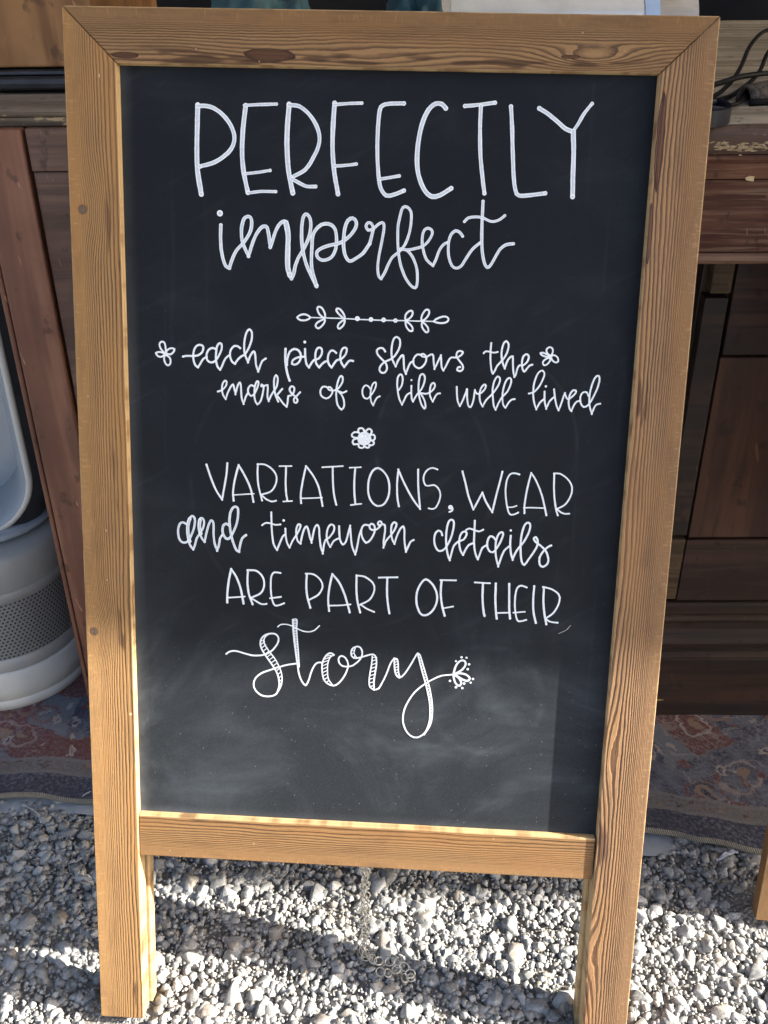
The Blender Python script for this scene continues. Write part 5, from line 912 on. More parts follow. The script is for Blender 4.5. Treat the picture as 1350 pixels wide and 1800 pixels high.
s17 -45 5821 -39 5832 -35 5842 -38 5853 -46 5862 -55 5866 -66 5865 -77 5856 -88 5843
s17 -100 5845 -104 5855 -109 5864 -118 5869 -129 5870 -140 5868 -149 5861 -151 5848 -151 5832
@VARIATIONS text
s19 -1458 5506 -1451 5484 -1444 5462 -1437 5440 -1430 5418 -1422 5396 -1414 5374 -1405 5351 -1396 5328 -1387 5306 -1377 5286 -1365 5263 -1351 5243 -1338 5223 -1324 5202 -1320 5225 -1316 5248 -1312 5271 -1307 5294 -1303 5317 -1299 5340 -1295 5363 -1291 5386 -1287 5408 -1284 5429 -1281 5454 -1279 5478 -1278 5501 -1276 5524
s19 -1223 5197 -1225 5221 -1228 5245 -1228 5273 -1226 5293 -1223 5315 -1220 5338 -1216 5362 -1211 5386 -1205 5410 -1199 5435 -1192 5461 -1185 5486 -1178 5512 -1165 5490 -1151 5468 -1137 5444 -1126 5423 -1113 5399 -1102 5376 -1091 5353 -1080 5325 -1071 5297 -1064 5270 -1058 5244 -1054 5219 -1049 5193
s12 -1221 5247 -1197 5250 -1174 5252 -1151 5254 -1128 5257 -1100 5260 -1073 5262 -1046 5265
s17 -1011 5527 -1012 5503 -1013 5479 -1014 5455 -1013 5430 -1012 5405 -1011 5381 -1008 5355 -1004 5328 -999 5306 -993 5282 -987 5257 -980 5233 -974 5208
s16 -1013 5524 -984 5528 -954 5526 -932 5518 -910 5506 -890 5490 -873 5472 -858 5450 -849 5427 -847 5403 -850 5377 -857 5353 -867 5330 -880 5309 -898 5291 -916 5281 -937 5273 -959 5267 -981 5259
s16 -981 5257 -958 5237 -935 5219 -911 5208 -889 5202 -870 5205 -852 5211
s13 -824 5516 -789 5518 -754 5519 -719 5521
s18 -766 5513 -767 5487 -767 5460 -768 5433 -769 5407 -769 5384 -769 5358 -768 5334 -767 5312 -765 5291 -762 5264 -757 5238 -753 5212
s14 -788 5206 -762 5209 -737 5211 -712 5214
s18 -633 5198 -635 5223 -637 5248 -637 5277 -635 5299 -632 5323 -628 5348 -624 5374 -620 5399 -615 5424 -610 5449 -605 5474 -599 5499 -594 5524 -578 5506 -563 5487 -548 5468 -534 5448 -521 5427 -508 5404 -497 5381 -487 5358 -479 5334 -473 5311 -468 5288 -463 5266 -457 5236 -451 5208 -446 5180
s13 -627 5241 -598 5242 -570 5244 -540 5246 -518 5248 -496 5250 -473 5252 -451 5254
s14 -453 5520 -394 5526 -336 5531 -277 5537
s18 -364 5524 -363 5499 -363 5473 -362 5448 -361 5423 -360 5399 -358 5376 -357 5353 -354 5331 -352 5309 -349 5289 -344 5264 -339 5241 -333 5219 -327 5196
s13 -217 5525 -185 5528 -153 5530 -122 5533
s18 -169 5525 -171 5498 -173 5471 -174 5445 -175 5418 -175 5391 -175 5365 -174 5338 -173 5312 -171 5286 -168 5261 -165 5236 -162 5210
s14 -200 5198 -170 5203 -141 5208 -111 5212
c18 24 5532 2 5525 -19 5505 -31 5484 -41 5459 -49 5431 -53 5407 -55 5382 -55 5356 -55 5333 -51 5306 -45 5282 -37 5260 -25 5240 -10 5222 5 5209 27 5199 49 5200 72 5207 92 5224 104 5243 115 5266 123 5291 127 5317 129 5345 128 5373 125 5400 119 5428 110 5453 98 5474 83 5493 69 5508 46 5525
s18 215 5203 209 5230 203 5256 199 5286 196 5311 195 5339 194 5366 193 5391 194 5421 195 5448 197 5472 199 5501 200 5525 209 5505 218 5485 227 5464 238 5442 248 5421 260 5398 273 5374 285 5351 297 5330 310 5308 323 5287 335 5269 348 5251 365 5228 382 5208 399 5187 396 5210 393 5233 390 5256 387 5278 384 5301 382 5324 379 5346 377 5369 375 5392 374 5414 373 5438 372 5461 371 5484 370 5508 370 5531
s15 534 5538 515 5545 496 5550 474 5546 453 5534 435 5514 423 5489 418 5465 419 5440 426 5416 438 5397 453 5392 470 5394 489 5399 509 5402 529 5393 546 5376 560 5353 568 5324 568 5303 564 5280 559 5259 547 5229 533 5205 517 5194 502 5191 487 5192 472 5196
d20 659 5212
s16 670 5218 675 5208 678 5198 676 5188 670 5180 661 5175 652 5171
@WEAR text
s18 748 5529 755 5504 763 5480 770 5455 778 5429 784 5407 790 5384 796 5361 802 5338 809 5315 818 5292 827 5270 837 5247 846 5224 856 5201 869 5227 881 5253 893 5278 904 5303 915 5327 926 5351 935 5330 943 5309 952 5289 963 5268 976 5247 990 5225 1005 5204 1019 5183 1024 5208 1028 5234 1033 5260 1037 5286 1042 5310 1046 5333 1051 5359 1056 5383 1061 5406 1066 5428 1070 5449 1075 5473 1079 5495 1083 5517 1087 5539
s16 1232 5521 1211 5527 1190 5530 1170 5528 1152 5518 1139 5497 1129 5468 1125 5447 1123 5423 1122 5398 1122 5377 1124 5354 1126 5332 1129 5310 1134 5282 1139 5255 1145 5231 1155 5197 1167 5174 1183 5166 1202 5169 1221 5177 1240 5188
s13 1148 5231 1169 5232 1190 5234 1207 5240 1223 5247
s17 1294 5185 1293 5209 1291 5233 1291 5263 1293 5282 1294 5303 1297 5326 1299 5349 1302 5373 1305 5396 1309 5419 1313 5443 1317 5466 1322 5490 1327 5514 1331 5537 1345 5519 1359 5501 1373 5478 1383 5460 1393 5439 1404 5417 1414 5395 1422 5374 1432 5350 1440 5326 1447 5303 1454 5278 1461 5253 1468 5227 1475 5201 1482 5174
s13 1285 5232 1306 5233 1327 5235 1353 5236 1373 5236 1395 5236 1419 5236 1442 5236 1465 5236
s17 1526 5540 1527 5513 1528 5485 1529 5458 1530 5431 1532 5404 1535 5378 1538 5351 1541 5326 1546 5300 1551 5274 1556 5250 1561 5229 1570 5201 1579 5178
s15 1523 5540 1549 5542 1575 5540 1594 5531 1614 5519 1632 5505 1656 5481 1674 5454 1684 5425 1685 5393 1682 5369 1675 5345 1666 5322 1655 5302 1642 5283 1627 5267 1609 5255 1589 5244 1569 5234
s15 1569 5231 1587 5217 1605 5204 1623 5197 1640 5193 1658 5194 1675 5196
@and heavy
s21 -1647 4973 -1657 4980 -1669 4984 -1683 4983 -1697 4974 -1707 4954 -1714 4928 -1717 4900 -1715 4871 -1710 4843 -1699 4820 -1684 4806 -1666 4801 -1648 4804 -1629 4817 -1618 4833 -1607 4854 -1598 4876 -1589 4896 -1581 4918 -1574 4939 -1568 4973 -1565 5002 -1567 5023 -1573 5036 -1582 5044 -1592 5044 -1605 5034 -1618 5017 -1627 4996 -1633 4971 -1636 4941 -1636 4908 -1634 4877 -1629 4846 -1622 4813 -1613 4783 -1599 4762 -1584 4743 -1576 4763 -1568 4785 -1561 4814 -1553 4843 -1541 4864 -1527 4884 -1511 4910 -1496 4937 -1488 4964 -1484 4988 -1486 5008 -1492 5022 -1501 5030 -1512 5030 -1521 5023 -1529 5009 -1533 4986 -1535 4958 -1533 4930 -1527 4901 -1519 4875 -1508 4851 -1496 4832 -1482 4816 -1478 4837 -1473 4859 -1469 4881 -1463 4904 -1457 4928 -1451 4950 -1441 4980 -1431 5002 -1424 5011 -1417 5011 -1409 5006 -1403 4992 -1401 4966 -1401 4935 -1402 4905 -1401 4872 -1399 4848 -1396 4822 -1391 4798 -1381 4768 -1371 4740 -1362 4767 -1355 4794 -1350 4824 -1346 4852 -1336 4869 -1326 4884
s33 -1612 5017 -1622 4986 -1629 4954 -1630 4932 -1630 4909 -1628 4886 -1625 4863 -1620 4840 -1615 4817
s30 -1520 5010 -1523 4985 -1525 4958 -1522 4937 -1518 4914 -1514 4890
s23 -1269 4977 -1279 4984 -1289 4988 -1302 4983 -1314 4973 -1320 4954 -1323 4932 -1321 4909 -1315 4887 -1303 4867 -1290 4854 -1276 4851 -1262 4858 -1248 4875 -1234 4902 -1222 4926 -1210 4955 -1200 4983 -1193 5010 -1188 5038 -1185 5063 -1183 5098 -1185 5125 -1193 5139 -1205 5144 -1217 5142 -1230 5132 -1242 5114 -1252 5089 -1256 5068 -1259 5044 -1261 5020 -1260 4998 -1258 4975 -1256 4952 -1253 4928 -1249 4903 -1245 4879 -1238 4853 -1231 4828 -1223 4805 -1212 4776 -1201 4754 -1189 4745 -1177 4739 -1173 4771 -1167 4802 -1160 4832 -1150 4860 -1134 4878 -1116 4892
@timeworn text
s18 -893 5105 -893 5076 -892 5048 -891 5017 -890 4991 -889 4963 -887 4934 -885 4908 -882 4883 -879 4860 -876 4839 -871 4820 -857 4792 -841 4769 -833 4791 -825 4812 -817 4833 -808 4856 -799 4878 -790 4895 -779 4907 -769 4912
s16 -973 4987 -958 5000 -941 5010 -920 5010 -898 5006 -877 5000 -855 4995 -834 4997 -812 5001
s18 -769 4965 -768 4934 -766 4902 -762 4879 -758 4856 -752 4836 -742 4814 -731 4796 -722 4818 -713 4840 -704 4860 -688 4886 -672 4911 -658 4937 -646 4961 -638 4984 -636 5000 -645 5009 -657 5007 -666 4991 -673 4966 -674 4936 -672 4905 -667 4878 -659 4856 -647 4844 -634 4835 -630 4865 -624 4896 -618 4922 -611 4948 -603 4969 -592 4987 -582 4991 -573 4977 -566 4954 -560 4927 -554 4899 -546 4874 -538 4848 -533 4879 -528 4911 -523 4936 -518 4962 -512 4983 -502 5002 -491 5009 -482 5004 -475 4985 -472 4962 -471 4933 -469 4903 -466 4881 -463 4858 -460 4835 -457 4815 -448 4782 -438 4753 -435 4779 -433 4804 -430 4827 -424 4856 -415 4878 -400 4889 -383 4901 -370 4918 -356 4938 -346 4957 -340 4982 -342 5001 -353 5015 -369 5019 -383 5008 -395 4988 -403 4960 -407 4927 -406 4905 -403 4882 -398 4862 -387 4838 -374 4816 -363 4837 -352 4858 -340 4875 -317 4889 -292 4899
s18 -299 5006 -298 4975 -296 4943 -294 4920 -291 4897 -286 4877 -276 4854 -264 4843 -251 4849 -238 4868 -231 4891 -224 4919 -218 4946 -213 4970 -208 4992 -203 5014 -201 4989 -199 4964 -197 4936 -194 4912 -192 4887 -188 4861 -184 4838 -175 4809 -164 4783 -153 4757 -147 4784 -141 4812 -136 4840 -132 4862 -129 4886 -125 4908 -122 4928 -114 4955 -107 4978
s18 -44 5024 -64 5028 -81 5026 -96 5009 -105 4983 -105 4951 -97 4918 -81 4886 -62 4867 -40 4876 -20 4899 -8 4920 3 4944 11 4966 13 4997 9 5021 -3 5035 -18 5039 -28 5032 -33 5019 -34 5005 -27 4992 -11 4984 10 4983 29 4991 47 5006 63 5026 72 5045 67 5058 56 5064 45 5059 38 5049 39 5037 46 5028 58 5031 72 5037 87 5038 99 5030 102 5004 101 4970 98 4945 95 4918 92 4893 92 4861 92 4830 99 4852 105 4874 114 4894 131 4917 150 4939 162 4957 175 4977 185 4995 196 5023 200 5045 191 5057 178 5060 167 5051 157 5032 154 5001 154 4967 159 4935 166 4907 176 4886 187 4867 194 4898 203 4930 212 4956 223 4982 233 5003 247 5021 258 5026 266 5014 270 4988 271 4963 271 4932 273 4900 276 4876 280 4851 285 4825 289 4800 298 4824 307 4847 316 4871 326 4892 339 4902 352 4909
d11 -784 5038
@details text
s19 598 4961 594 4977 588 4991 576 4999 563 5001 550 4992 539 4976 532 4951 530 4924 532 4897 538 4872 548 4848 561 4829 575 4820 591 4820 609 4827 628 4845 641 4866 655 4893 667 4920 676 4947 683 4973 688 4999 693 5027 695 5055 695 5077 688 5095 677 5102 664 5101 651 5088 645 5071 639 5048 636 5023 633 4996 632 4966 632 4936 634 4907 637 4877 640 4850 645 4824 650 4801 656 4781 664 4759 673 4740 678 4769 684 4799 689 4823 695 4848 702 4870 719 4893 738 4910 762 4920 784 4930 799 4951 808 4974 808 4990 801 5000 790 5003 776 4999 763 4985 753 4963 748 4932 747 4898 751 4874 756 4850 763 4829 774 4809 786 4793 795 4816 804 4839 817 4863 832 4884 850 4894 869 4901
s19 873 5101 874 5078 874 5054 874 5030 874 5007 874 4977 874 4948 874 4920 877 4893 880 4866 884 4843 891 4814 899 4791 907 4774 916 4759 924 4784 932 4810 940 4838 950 4863 965 4876 982 4886
s17 803 5017 815 5025 829 5031 849 5027 871 5020 893 5012 914 5008 932 5015 949 5025
s19 1061 4937 1052 4950 1041 4962 1027 4969 1012 4969 1000 4955 993 4934 989 4908 991 4882 998 4858 1010 4839 1026 4828 1044 4828 1060 4843 1075 4868 1086 4887 1097 4909 1106 4930 1117 4963 1123 4991 1119 5005 1110 5010 1098 5006 1086 4994 1074 4969 1066 4937 1063 4915 1063 4892 1063 4868 1064 4843 1067 4817 1071 4790 1076 4768 1082 4746 1089 4724 1095 4702 1101 4726 1107 4750 1114 4774 1121 4799 1130 4823 1139 4845 1158 4867 1179 4885
s19 1189 4981 1187 4950 1187 4916 1189 4888 1193 4858 1197 4830 1203 4807 1210 4786 1217 4766 1224 4794 1233 4822 1246 4849 1263 4876 1275 4893 1289 4910 1302 4929 1315 4954 1328 4982 1339 5009 1346 5034 1350 5058 1351 5078 1345 5096 1333 5103 1319 5100 1305 5085 1297 5066 1290 5041 1284 5015 1280 4988 1278 4958 1277 4928 1277 4905 1278 4880 1280 4856 1282 4833 1285 4804 1290 4777 1295 4755 1306 4733 1320 4726 1336 4745 1352 4775 1365 4795 1378 4817 1391 4838 1402 4859 1413 4880 1420 4900 1424 4928 1421 4952 1413 4968 1403 4977 1393 4973 1387 4963 1392 4950 1406 4934 1428 4918 1453 4901 1477 4880 1498 4855 1509 4835 1517 4812 1523 4791 1524 4765 1517 4743 1501 4725 1482 4715 1464 4720 1451 4736 1446 4764 1447 4797 1458 4825 1473 4850 1490 4872 1508 4890 1524 4901 1540 4909
d10 1186 5028
@ARE text
s21 -1285 4268 -1285 4293 -1285 4318 -1284 4348 -1282 4369 -1280 4392 -1277 4416 -1274 4440 -1271 4464 -1267 4487 -1262 4510 -1258 4532 -1253 4555 -1248 4578 -1232 4555 -1217 4532 -1202 4506 -1192 4483 -1183 4459 -1174 4433 -1165 4405 -1160 4383 -1156 4361 -1151 4337 -1147 4312 -1143 4288 -1139 4264
s15 -1284 4312 -1232 4317 -1180 4323 -1128 4329
s20 -1099 4574 -1100 4551 -1102 4527 -1103 4504 -1103 4481 -1103 4459 -1102 4432 -1099 4406 -1096 4381 -1091 4356 -1084 4332 -1076 4308 -1066 4285 -1058 4261
s19 -1103 4574 -1075 4575 -1048 4576 -1023 4571 -1001 4557 -981 4538 -967 4516 -958 4492 -954 4465 -954 4440 -959 4414 -969 4389 -985 4367 -1003 4354 -1025 4343 -1049 4332 -1072 4321
s17 -1072 4318 -1051 4306 -1029 4293 -1010 4282 -990 4271 -973 4265 -953 4266 -933 4270
s17 -810 4561 -838 4565 -862 4565 -878 4554 -889 4532 -893 4514 -895 4491 -896 4467 -896 4442 -896 4417 -894 4390 -892 4363 -888 4340 -883 4312 -875 4287 -867 4269 -854 4258 -836 4258 -808 4268 -776 4283
s16 -901 4324 -869 4329 -837 4335 -805 4341
@PART text
s20 -576 4561 -577 4535 -579 4508 -580 4482 -580 4456 -579 4430 -577 4405 -574 4379 -570 4354 -564 4328 -557 4303 -549 4277 -542 4252
s17 -585 4564 -562 4565 -539 4565 -517 4561 -494 4549 -472 4531 -455 4512 -439 4482 -435 4449 -442 4425 -454 4400 -471 4377 -489 4362 -511 4349 -535 4335 -557 4322
s20 -374 4230 -377 4256 -381 4282 -383 4309 -384 4336 -384 4359 -382 4382 -380 4405 -377 4429 -374 4452 -370 4476 -366 4499 -361 4523 -356 4547 -351 4570 -335 4552 -319 4535 -303 4516 -288 4494 -277 4475 -267 4454 -257 4431 -247 4407 -237 4381 -230 4361 -224 4340 -217 4317 -210 4294 -204 4271 -197 4248 -191 4225
s15 -377 4279 -352 4280 -328 4282 -303 4283 -279 4286 -255 4288 -232 4292 -209 4295 -186 4299
s20 -137 4567 -137 4544 -137 4520 -137 4497 -137 4473 -136 4450 -135 4427 -134 4403 -131 4380 -129 4357 -125 4335 -120 4308 -113 4281 -105 4255 -98 4229
s17 -139 4567 -113 4565 -88 4564 -63 4558 -38 4544 -13 4526 6 4507 21 4478 23 4444 19 4422 11 4398 -1 4373 -15 4353 -33 4337 -54 4324 -78 4312 -100 4300
s17 -94 4300 -75 4288 -57 4275 -37 4264 -17 4255 4 4247 25 4239
s17 60 4556 114 4560 168 4563 222 4566
s20 133 4553 133 4530 133 4506 133 4482 133 4459 134 4436 135 4410 137 4384 140 4359 143 4334 147 4309 151 4283 156 4257 161 4232
@OF text
c20 471 4558 454 4550 438 4531 424 4508 415 4490 407 4468 400 4446 396 4423 394 4399 394 4375 396 4350 399 4327 405 4304 414 4281 423 4260 433 4244 455 4228 480 4228 499 4235 519 4249 536 4267 548 4284 558 4304 567 4326 573 4347 577 4375 577 4403 572 4431 566 4452 556 4474 545 4495 533 4513 513 4534 492 4551
s21 609 4552 608 4525 606 4498 606 4471 606 4444 608 4417 611 4390 615 4364 620 4337 626 4311 633 4284 641 4258 649 4232
s16 599 4557 644 4558 689 4559 734 4560
s15 630 4299 660 4306 690 4313 719 4320
@THEIR text
s16 900 4549 943 4548 987 4547 1031 4547
s21 971 4542 971 4515 971 4489 972 4463 972 4437 974 4413 976 4383 979 4355 982 4328 986 4305 992 4272 999 4246
s21 1083 4546 1083 4520 1084 4494 1084 4468 1084 4442 1085 4418 1087 4389 1089 4361 1092 4335 1094 4310 1098 4280 1102 4253 1107 4226
s21 1199 4548 1200 4525 1201 4501 1203 4477 1204 4454 1205 4432 1206 4411 1208 4384 1209 4360 1210 4338 1212 4315 1215 4287 1220 4259 1224 4232
s15 1098 4277 1137 4280 1175 4283 1213 4285
s17 1352 4523 1329 4532 1306 4537 1287 4532 1271 4515 1264 4494 1260 4467 1257 4437 1257 4415 1257 4391 1258 4366 1260 4342 1263 4316 1267 4290 1272 4266 1277 4246 1287 4220 1302 4209 1331 4214 1365 4226
s15 1250 4287 1283 4291 1315 4296 1348 4300
s20 1417 4537 1417 4514 1416 4491 1415 4467 1415 4444 1415 4420 1416 4396 1417 4372 1419 4347 1421 4324 1425 4301 1430 4275 1437 4250 1444 4226 1451 4202
s20 1501 4531 1502 4508 1502 4484 1502 4460 1503 4436 1504 4412 1506 4388 1509 4364 1512 4340 1516 4316 1520 4293 1525 4267 1531 4243 1537 4219 1543 4194
s17 1493 4533 1519 4529 1544 4524 1568 4517 1593 4504 1616 4489 1633 4472 1645 4443 1643 4407 1638 4384 1629 4358 1617 4332 1604 4309 1589 4291 1571 4275 1552 4261 1534 4246
s17 1534 4243 1554 4229 1576 4218 1606 4214 1640 4212
@story text
s17 -1297 3782 -1280 3797 -1260 3808 -1235 3814 -1205 3814 -1182 3809 -1157 3802 -1132 3795 -1107 3789 -1082 3783 -1058 3779 -1026 3779 -994 3782 -972 3786 -951 3792 -930 3800 -911 3811 -892 3825 -875 3841 -860 3860 -845 3881 -834 3900 -825 3926 -823 3949 -830 3970 -844 3986 -862 3994 -885 3995 -913 3991 -940 3981 -960 3966 -976 3946 -985 3925 -988 3903 -987 3879 -980 3855 -969 3830 -953 3804 -941 3785 -927 3765 -912 3743 -899 3725 -886 3706 -873 3686 -861 3668 -848 3646 -837 3624 -829 3602 -822 3576 -817 3549 -814 3525 -816 3493 -823 3466 -832 3438 -846 3415 -871 3401 -901 3393 -925 3391 -951 3393 -975 3399 -997 3411 -1016 3428 -1031 3445 -1045 3473 -1049 3503 -1045 3533 -1031 3563 -1016 3581 -997 3599 -976 3614 -953 3626 -929 3636 -902 3647 -878 3656 -852 3667 -825 3677 -801 3685 -775 3695 -752 3702 -728 3708 -703 3713 -677 3718 -651 3722
s13 -903 3993 -923 3980 -940 3967 -950 3951 -956 3933 -956 3913 -949 3890 -939 3871 -926 3851 -912 3830 -896 3809 -878 3787 -861 3765 -846 3740 -832 3715 -820 3689 -809 3664 -800 3638 -794 3613 -791 3590 -790 3567 -791 3545 -796 3515 -805 3486 -815 3465 -827 3443 -839 3421
s17 -697 4133 -696 4111 -695 4089 -694 4066 -693 4041 -691 4018 -688 3993 -685 3967 -683 3942 -680 3917 -677 3894 -674 3870 -671 3847 -668 3824 -665 3803 -661 3777 -658 3753 -654 3730 -650 3707 -646 3677 -642 3648 -636 3621 -628 3594 -618 3570 -608 3549 -591 3526 -575 3517 -561 3535 -548 3567 -541 3591 -534 3619 -526 3646 -517 3671 -506 3695 -495 3715 -480 3732 -464 3740 -446 3742 -427 3739
s11 -700 4133 -678 4141 -662 4137 -659 4121 -659 4097 -661 4070 -661 4042 -660 4019 -658 3994 -656 3969 -654 3943 -652 3919 -650 3895 -648 3872 -646 3849 -644 3827 -642 3804 -641 3781 -639 3758 -638 3735 -636 3712 -635 3689
s12 -831 4061 -818 4073 -804 4083 -782 4087 -758 4087 -736 4084 -713 4078 -686 4065 -658 4052 -631 4040 -604 4030 -576 4026 -549 4026 -523 4033 -499 4045 -479 4065 -459 4087
s16 -324 3819 -335 3828 -347 3834 -362 3834 -378 3826 -395 3809 -410 3786 -421 3759 -429 3728 -430 3706 -430 3683 -428 3660 -425 3637 -422 3614 -416 3593 -403 3567 -383 3546 -354 3531 -323 3525 -300 3533 -278 3551 -263 3568 -247 3589 -233 3612 -221 3634 -211 3658 -203 3681 -195 3711 -195 3739 -204 3770 -219 3795 -237 3809 -255 3813 -270 3806 -280 3793 -282 3772 -277 3749 -264 3731 -245 3717 -217 3713 -190 3715 -171 3720 -154 3726
s12 -324 3817 -340 3810 -355 3799 -368 3773 -377 3740 -380 3715 -381 3689 -380 3662 -379 3636 -376 3609 -370 3585 -355 3560 -337 3538
s9 -988 3917 -971 3925 -955 3933
s9 -982 3885 -966 3901 -950 3917
s9 -976 3853 -958 3870 -939 3886
s9 -963 3824 -944 3840 -925 3857
s9 -947 3795 -928 3812 -908 3828
s9 -929 3768 -909 3785 -889 3801
s9 -910 3741 -890 3758 -869 3775
s9 -893 3714 -872 3730 -851 3747
s9 -875 3687 -855 3702 -835 3718
s9 -861 3668 -839 3678 -818 3688
s9 -846 3637 -829 3654 -812 3670
s9 -832 3606 -816 3620 -801 3635
s9 -823 3573 -808 3586 -794 3598
s9 -817 3539 -805 3550 -792 3561
s9 -817 3505 -806 3515 -794 3524
s9 -697 4126 -679 4127 -662 4129
s9 -696 4111 -679 4112 -661 4114
s9 -695 4095 -678 4097 -661 4099
s9 -695 4080 -678 4082 -661 4084
s9 -694 4065 -677 4067 -661 4068
s9 -693 4050 -677 4052 -661 4053
s9 -692 4035 -676 4036 -660 4038
s9 -690 4020 -675 4021 -659 4023
s9 -689 4005 -674 4006 -658 4008
s9 -687 3989 -672 3991 -657 3992
s9 -686 3974 -671 3976 -656 3977
s9 -684 3959 -670 3961 -655 3962
s9 -682 3944 -668 3945 -654 3947
s9 -681 3929 -667 3930 -653 3932
s9 -679 3914 -666 3915 -652 3916
s9 -677 3899 -664 3900 -651 3901
s9 -675 3884 -662 3885 -650 3886
s9 -673 3869 -661 3870 -648 3871
s9 -672 3854 -659 3855 -647 3856
s9 -670 3839 -658 3840 -645 3841
s9 -668 3823 -656 3824 -644 3825
s9 -666 3808 -654 3809 -643 3810
s9 -664 3793 -653 3794 -642 3795
s9 -662 3778 -651 3779 -641 3780
s9 -660 3763 -650 3764 -640 3765
s9 -658 3748 -648 3749 -639 3749
s9 -656 3733 -647 3734 -638 3734
s9 -654 3718 -645 3719 -637 3719
s9 -651 3703 -644 3703 -636 3704
s9 -649 3688 -642 3688 -635 3689
s9 -396 3804 -374 3809 -351 3813
s9 -410 3774 -383 3786 -357 3798
s9 -423 3744 -395 3756 -368 3767
s9 -424 3711 -399 3724 -375 3736
s9 -425 3679 -401 3691 -378 3704
s9 -423 3646 -401 3659 -379 3671
s9 -416 3614 -397 3627 -377 3639
s9 -405 3583 -389 3595 -373 3607
s9 -388 3555 -375 3566 -363 3576
s16 -154 3726 -131 3744 -109 3764 -90 3787 -76 3813 -70 3841 -72 3867 -81 3890 -95 3905 -112 3910 -129 3906 -148 3897 -163 3881 -170 3857 -170 3833 -161 3812 -144 3798 -117 3799 -87 3807 -59 3817 -31 3827 -1 3838 25 3842 43 3833 54 3813 59 3784 59 3748 57 3721 53 3692 49 3663 45 3634 42 3605 40 3578 41 3553 43 3529 45 3505 65 3509 85 3519 96 3536 107 3558 117 3582 128 3604 138 3628 149 3656 156 3676 164 3700 171 3725 179 3747 186 3766 201 3793 215 3813 217 3789 219 3764 221 3740 223 3720 228 3686 236 3660 251 3640 269 3631 290 3643 313 3670 326 3689 340 3713 354 3739 367 3763 379 3786 390 3810 401 3831 409 3848 418 3863 423 3870 430 3845 437 3819 444 3794 451 3767 458 3744 465 3720 472 3695 479 3671 486 3648 493 3626 499 3605 506 3584 512 3563 518 3541 524 3518 530 3494 536 3470 541 3445 546 3421 549 3396 552 3371 554 3346 555 3322 556 3299 556 3273 555 3248 552 3224 548 3200 542 3177 535 3153 526 3131 515 3112 495 3090 471 3072 448 3062 418 3062 390 3075 373 3088 356 3106 342 3128 333 3147 325 3168 318 3190 314 3213 312 3237 313 3261 315 3286 319 3311 325 3336 334 3361 344 3386 356 3411 367 3432 379 3453 392 3474 406 3494 421 3512 439 3532 459 3550 479 3567 498 3582 520 3599 541 3614 564 3628 588 3642 613 3656 641 3668 665 3674 690 3678 717 3681 742 3685
s14 20 3824 19 3801 18 3778 16 3756 14 3733 10 3704 5 3676 2 3648 -1 3622 -2 3598 -2 3576 0 3549 8 3528 25 3514 45 3503
s12 -135 3894 -142 3869 -145 3846 -135 3825 -121 3805
s14 215 3813 230 3813 243 3807 250 3786 254 3757 255 3732 256 3703 259 3679 266 3656 275 3638
s14 423 3870 433 3868 445 3856 451 3840 458 3818 466 3794 474 3768 481 3746 489 3723 496 3699 504 3674 512 3649 518 3628 525 3606 531 3584 538 3562 544 3540 549 3518 554 3493 559 3469 564 3445 567 3422 570 3398 573 3373 575 3348 576 3322 576 3298 575 3276 573 3250 570 3227 565 3205 558 3182 548 3160 536 3138 523 3116 510 3093
s9 20 3812 40 3813 60 3814
s9 18 3777 39 3786 60 3796
s9 15 3742 37 3751 59 3760
s9 10 3707 33 3716 56 3725
s9 5 3673 29 3681 52 3689
s9 1 3638 25 3646 48 3654
s9 -1 3603 22 3611 44 3618
s9 -1 3568 20 3575 42 3583
s9 4 3534 24 3540 43 3547
s9 -166 3869 -153 3869 -141 3870
s9 -165 3833 -153 3844 -142 3855
s9 -144 3804 -139 3816 -135 3829
s9 219 3801 233 3802 248 3802
s9 221 3775 235 3782 249 3790
s9 223 3750 238 3757 252 3764
s9 226 3724 240 3731 255 3738
s9 230 3699 244 3706 258 3713
s9 238 3675 250 3681 262 3687
s9 246 3651 256 3656 266 3662
s9 429 3855 437 3856 446 3856
s9 436 3829 445 3830 454 3830
s9 442 3803 452 3803 462 3804
s9 449 3777 460 3777 471 3778
s9 456 3751 467 3751 479 3751
s9 463 3726 475 3725 488 3725
s9 471 3700 483 3699 496 3699
s9 479 3674 491 3674 504 3673
s9 486 3648 499 3648 513 3647
s9 494 3623 507 3622 520 3621
s9 502 3597 515 3595 528 3594
s9 509 3571 522 3569 535 3568
s9 517 3545 530 3543 542 3541
s9 523 3519 536 3517 549 3515
s9 529 3493 542 3490 554 3488
s9 535 3467 547 3464 559 3461
s9 541 3441 552 3437 564 3434
s9 546 3414 557 3411 569 3407
s9 548 3388 560 3384 571 3379
s9 551 3361 561 3356 572 3352
s9 553 3334 563 3329 573 3325
s9 555 3307 565 3302 574 3297
s9 554 3281 564 3275 574 3270
s9 552 3254 561 3248 569 3243
s9 550 3227 558 3221 565 3216
s9 548 3200 554 3195 560 3189
@sprig drawing
c20 754 3690 752 3699 755 3715 759 3736 765 3759 775 3781 787 3800 801 3813 816 3821 831 3822 843 3817 851 3806 855 3792 852 3778 846 3763 836 3748 824 3733 808 3720 791 3708 771 3696
c20 765 3687 776 3694 798 3698 820 3699 842 3696 861 3690 877 3680 891 3667 898 3654 892 3641 879 3631 867 3630 852 3634 830 3643 807 3657 781 3673
c20 752 3679 751 3666 756 3647 761 3629 768 3611 778 3597 789 3587 800 3581 810 3581 818 3590 823 3603 821 3619 814 3635 802 3651 786 3665 767 3676
d11 815 3851
d10 859 3849
d10 767 3812
d11 885 3788
d11 875 3741
d11 926 3651
d10 907 3615
d12 849 3604
d11 835 3560
d12 778 3565
d11 722 3623
@scratch faint
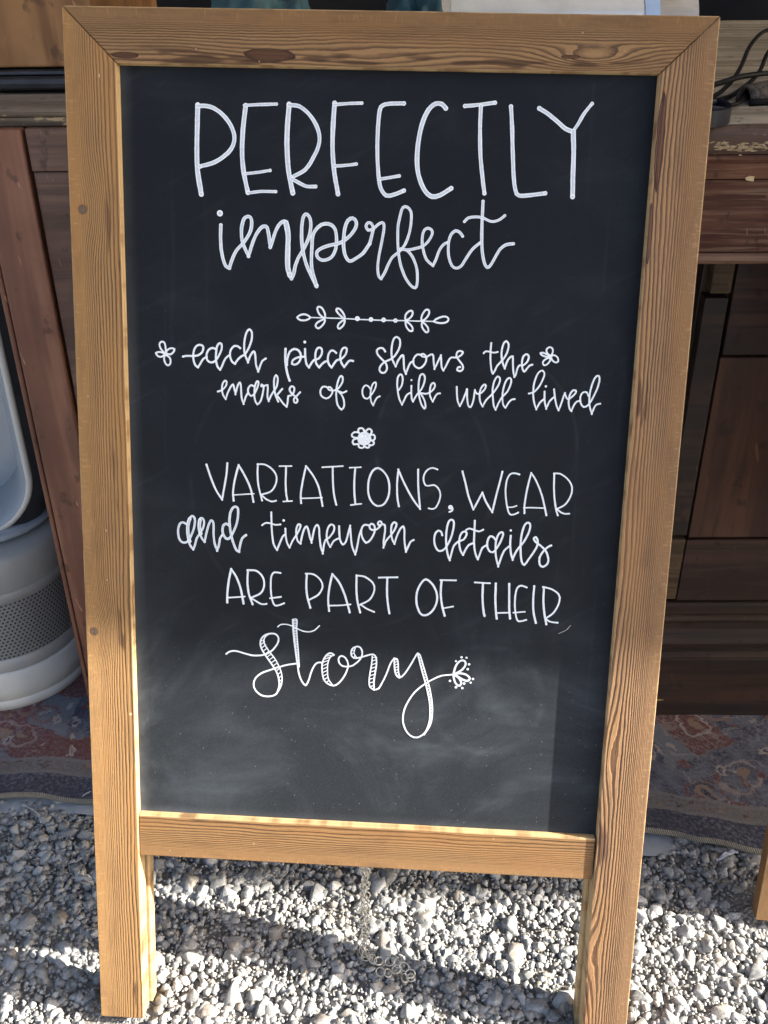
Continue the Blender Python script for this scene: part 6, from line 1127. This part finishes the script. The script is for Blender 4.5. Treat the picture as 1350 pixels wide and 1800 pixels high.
s6 1657 4113 1678 4124 1700 4135 1717 4146 1731 4159 1741 4171
s6 1723 4151 1734 4165 1744 4178 1755 4192
"""
lettering(board, STROKES)
# chain: hangs from behind the bottom rail and coils on the stones
chain_m = NT('galvanised_wire', 0.35, 0.5); chain_m.b.inputs['Metallic'].default_value = 0.55
nn = chain_m.noise(chain_m.tc('Object'), 500.0, 3.0); chain_m.color(chain_m.mix(chain_m.ss(nn, 0.4, 0.7), (0.72, 0.69, 0.60), (0.45, 0.41, 0.33)))
def chain_link(bm, c, d, nrm, ln=0.0098, wd=0.0070, r=0.00075):
    d = d.normalized(); s_ = d.cross(nrm).normalized(); p_ = []
    for k in range(14):
        a_ = 2*math.pi*k/14; p_.append(c + d*(ln/2*math.cos(a_)) + s_*(wd/2*math.sin(a_)))
    add_tube(bm, p_, r, 6, closed=True)
bm = bmesh.new()
for st_ in (0, 1):
    top = Vector((-0.0215, 0.662, 0.150)); n = 27
    for k in range(n):
        f = k/(n-1); c_ = Vector((top.x - 0.004*f + 0.0022*math.cos(k*1.1+st_*3.14), top.y - 0.012*f + 0.0022*math.sin(k*1.1+st_*3.14), top.z - 0.154*f))
        a_ = k*1.57 + 0.6*st_ + random.uniform(-0.4, 0.4); chain_link(bm, c_, Vector((0.25*math.cos(k), 0.2*math.sin(k*1.7), -1)), Vector((math.cos(a_), math.sin(a_), 0.1)))
pilep = [(-0.0235, 0.645), (-0.0165, 0.641), (-0.0105, 0.637), (-0.0085, 0.628), (-0.001, 0.625), (0.001, 0.636), (0.0085, 0.637), (0.0075, 0.629), (0.0155, 0.630), (0.0160, 0.621), (0.0215, 0.624), (0.0220, 0.618)]
for k, (x, y) in enumerate(pilep):
    a_ = k*1.9; chain_link(bm, Vector((x, y, 0.0015 + 0.0025*(k % 3))), Vector((math.cos(a_), math.sin(a_), 0.25*math.sin(k))), Vector((0.35*math.sin(k*2.3), -0.45+0.3*math.cos(k), 1)), 0.0100, 0.0080, 0.00065)
ch = bm_obj('chain', bm, chain_m.mat, root, True); ch.matrix_parent_inverse = M.inverted()
tag(root, 'large leaning chalkboard sign with white hand lettering in a weathered wooden frame', 'chalkboard sign')

# neighbouring sign: only its near leg shows at the right edge of the photo
root2 = empty('chalkboard_sign')
yaw, lean = -0.15, math.radians(11.5)
X2 = Vector((math.cos(yaw), math.sin(yaw), 0)); Z2 = Vector((-math.sin(yaw)*math.sin(lean), math.cos(yaw)*math.sin(lean), math.cos(lean))); Y2 = Z2.cross(X2)
W2 = sign_wood('second_sign_wood', 131.0, (0.27, 0.145, 0.055), (0.09, 0.042, 0.018), lines=0.6)
M2 = Matrix((X2, Y2, Z2)).transposed().to_4x4(); M2.translation = Vector((0.3905, 0.6845, 0.0005)) + X2*0.254; root2.matrix_world = M2
sign_frame(root2, (W2, W2, W2, W2, W2))
tag(root2, 'second wooden framed sign at the right, only its brown leg in view beside the rug', 'chalkboard sign')
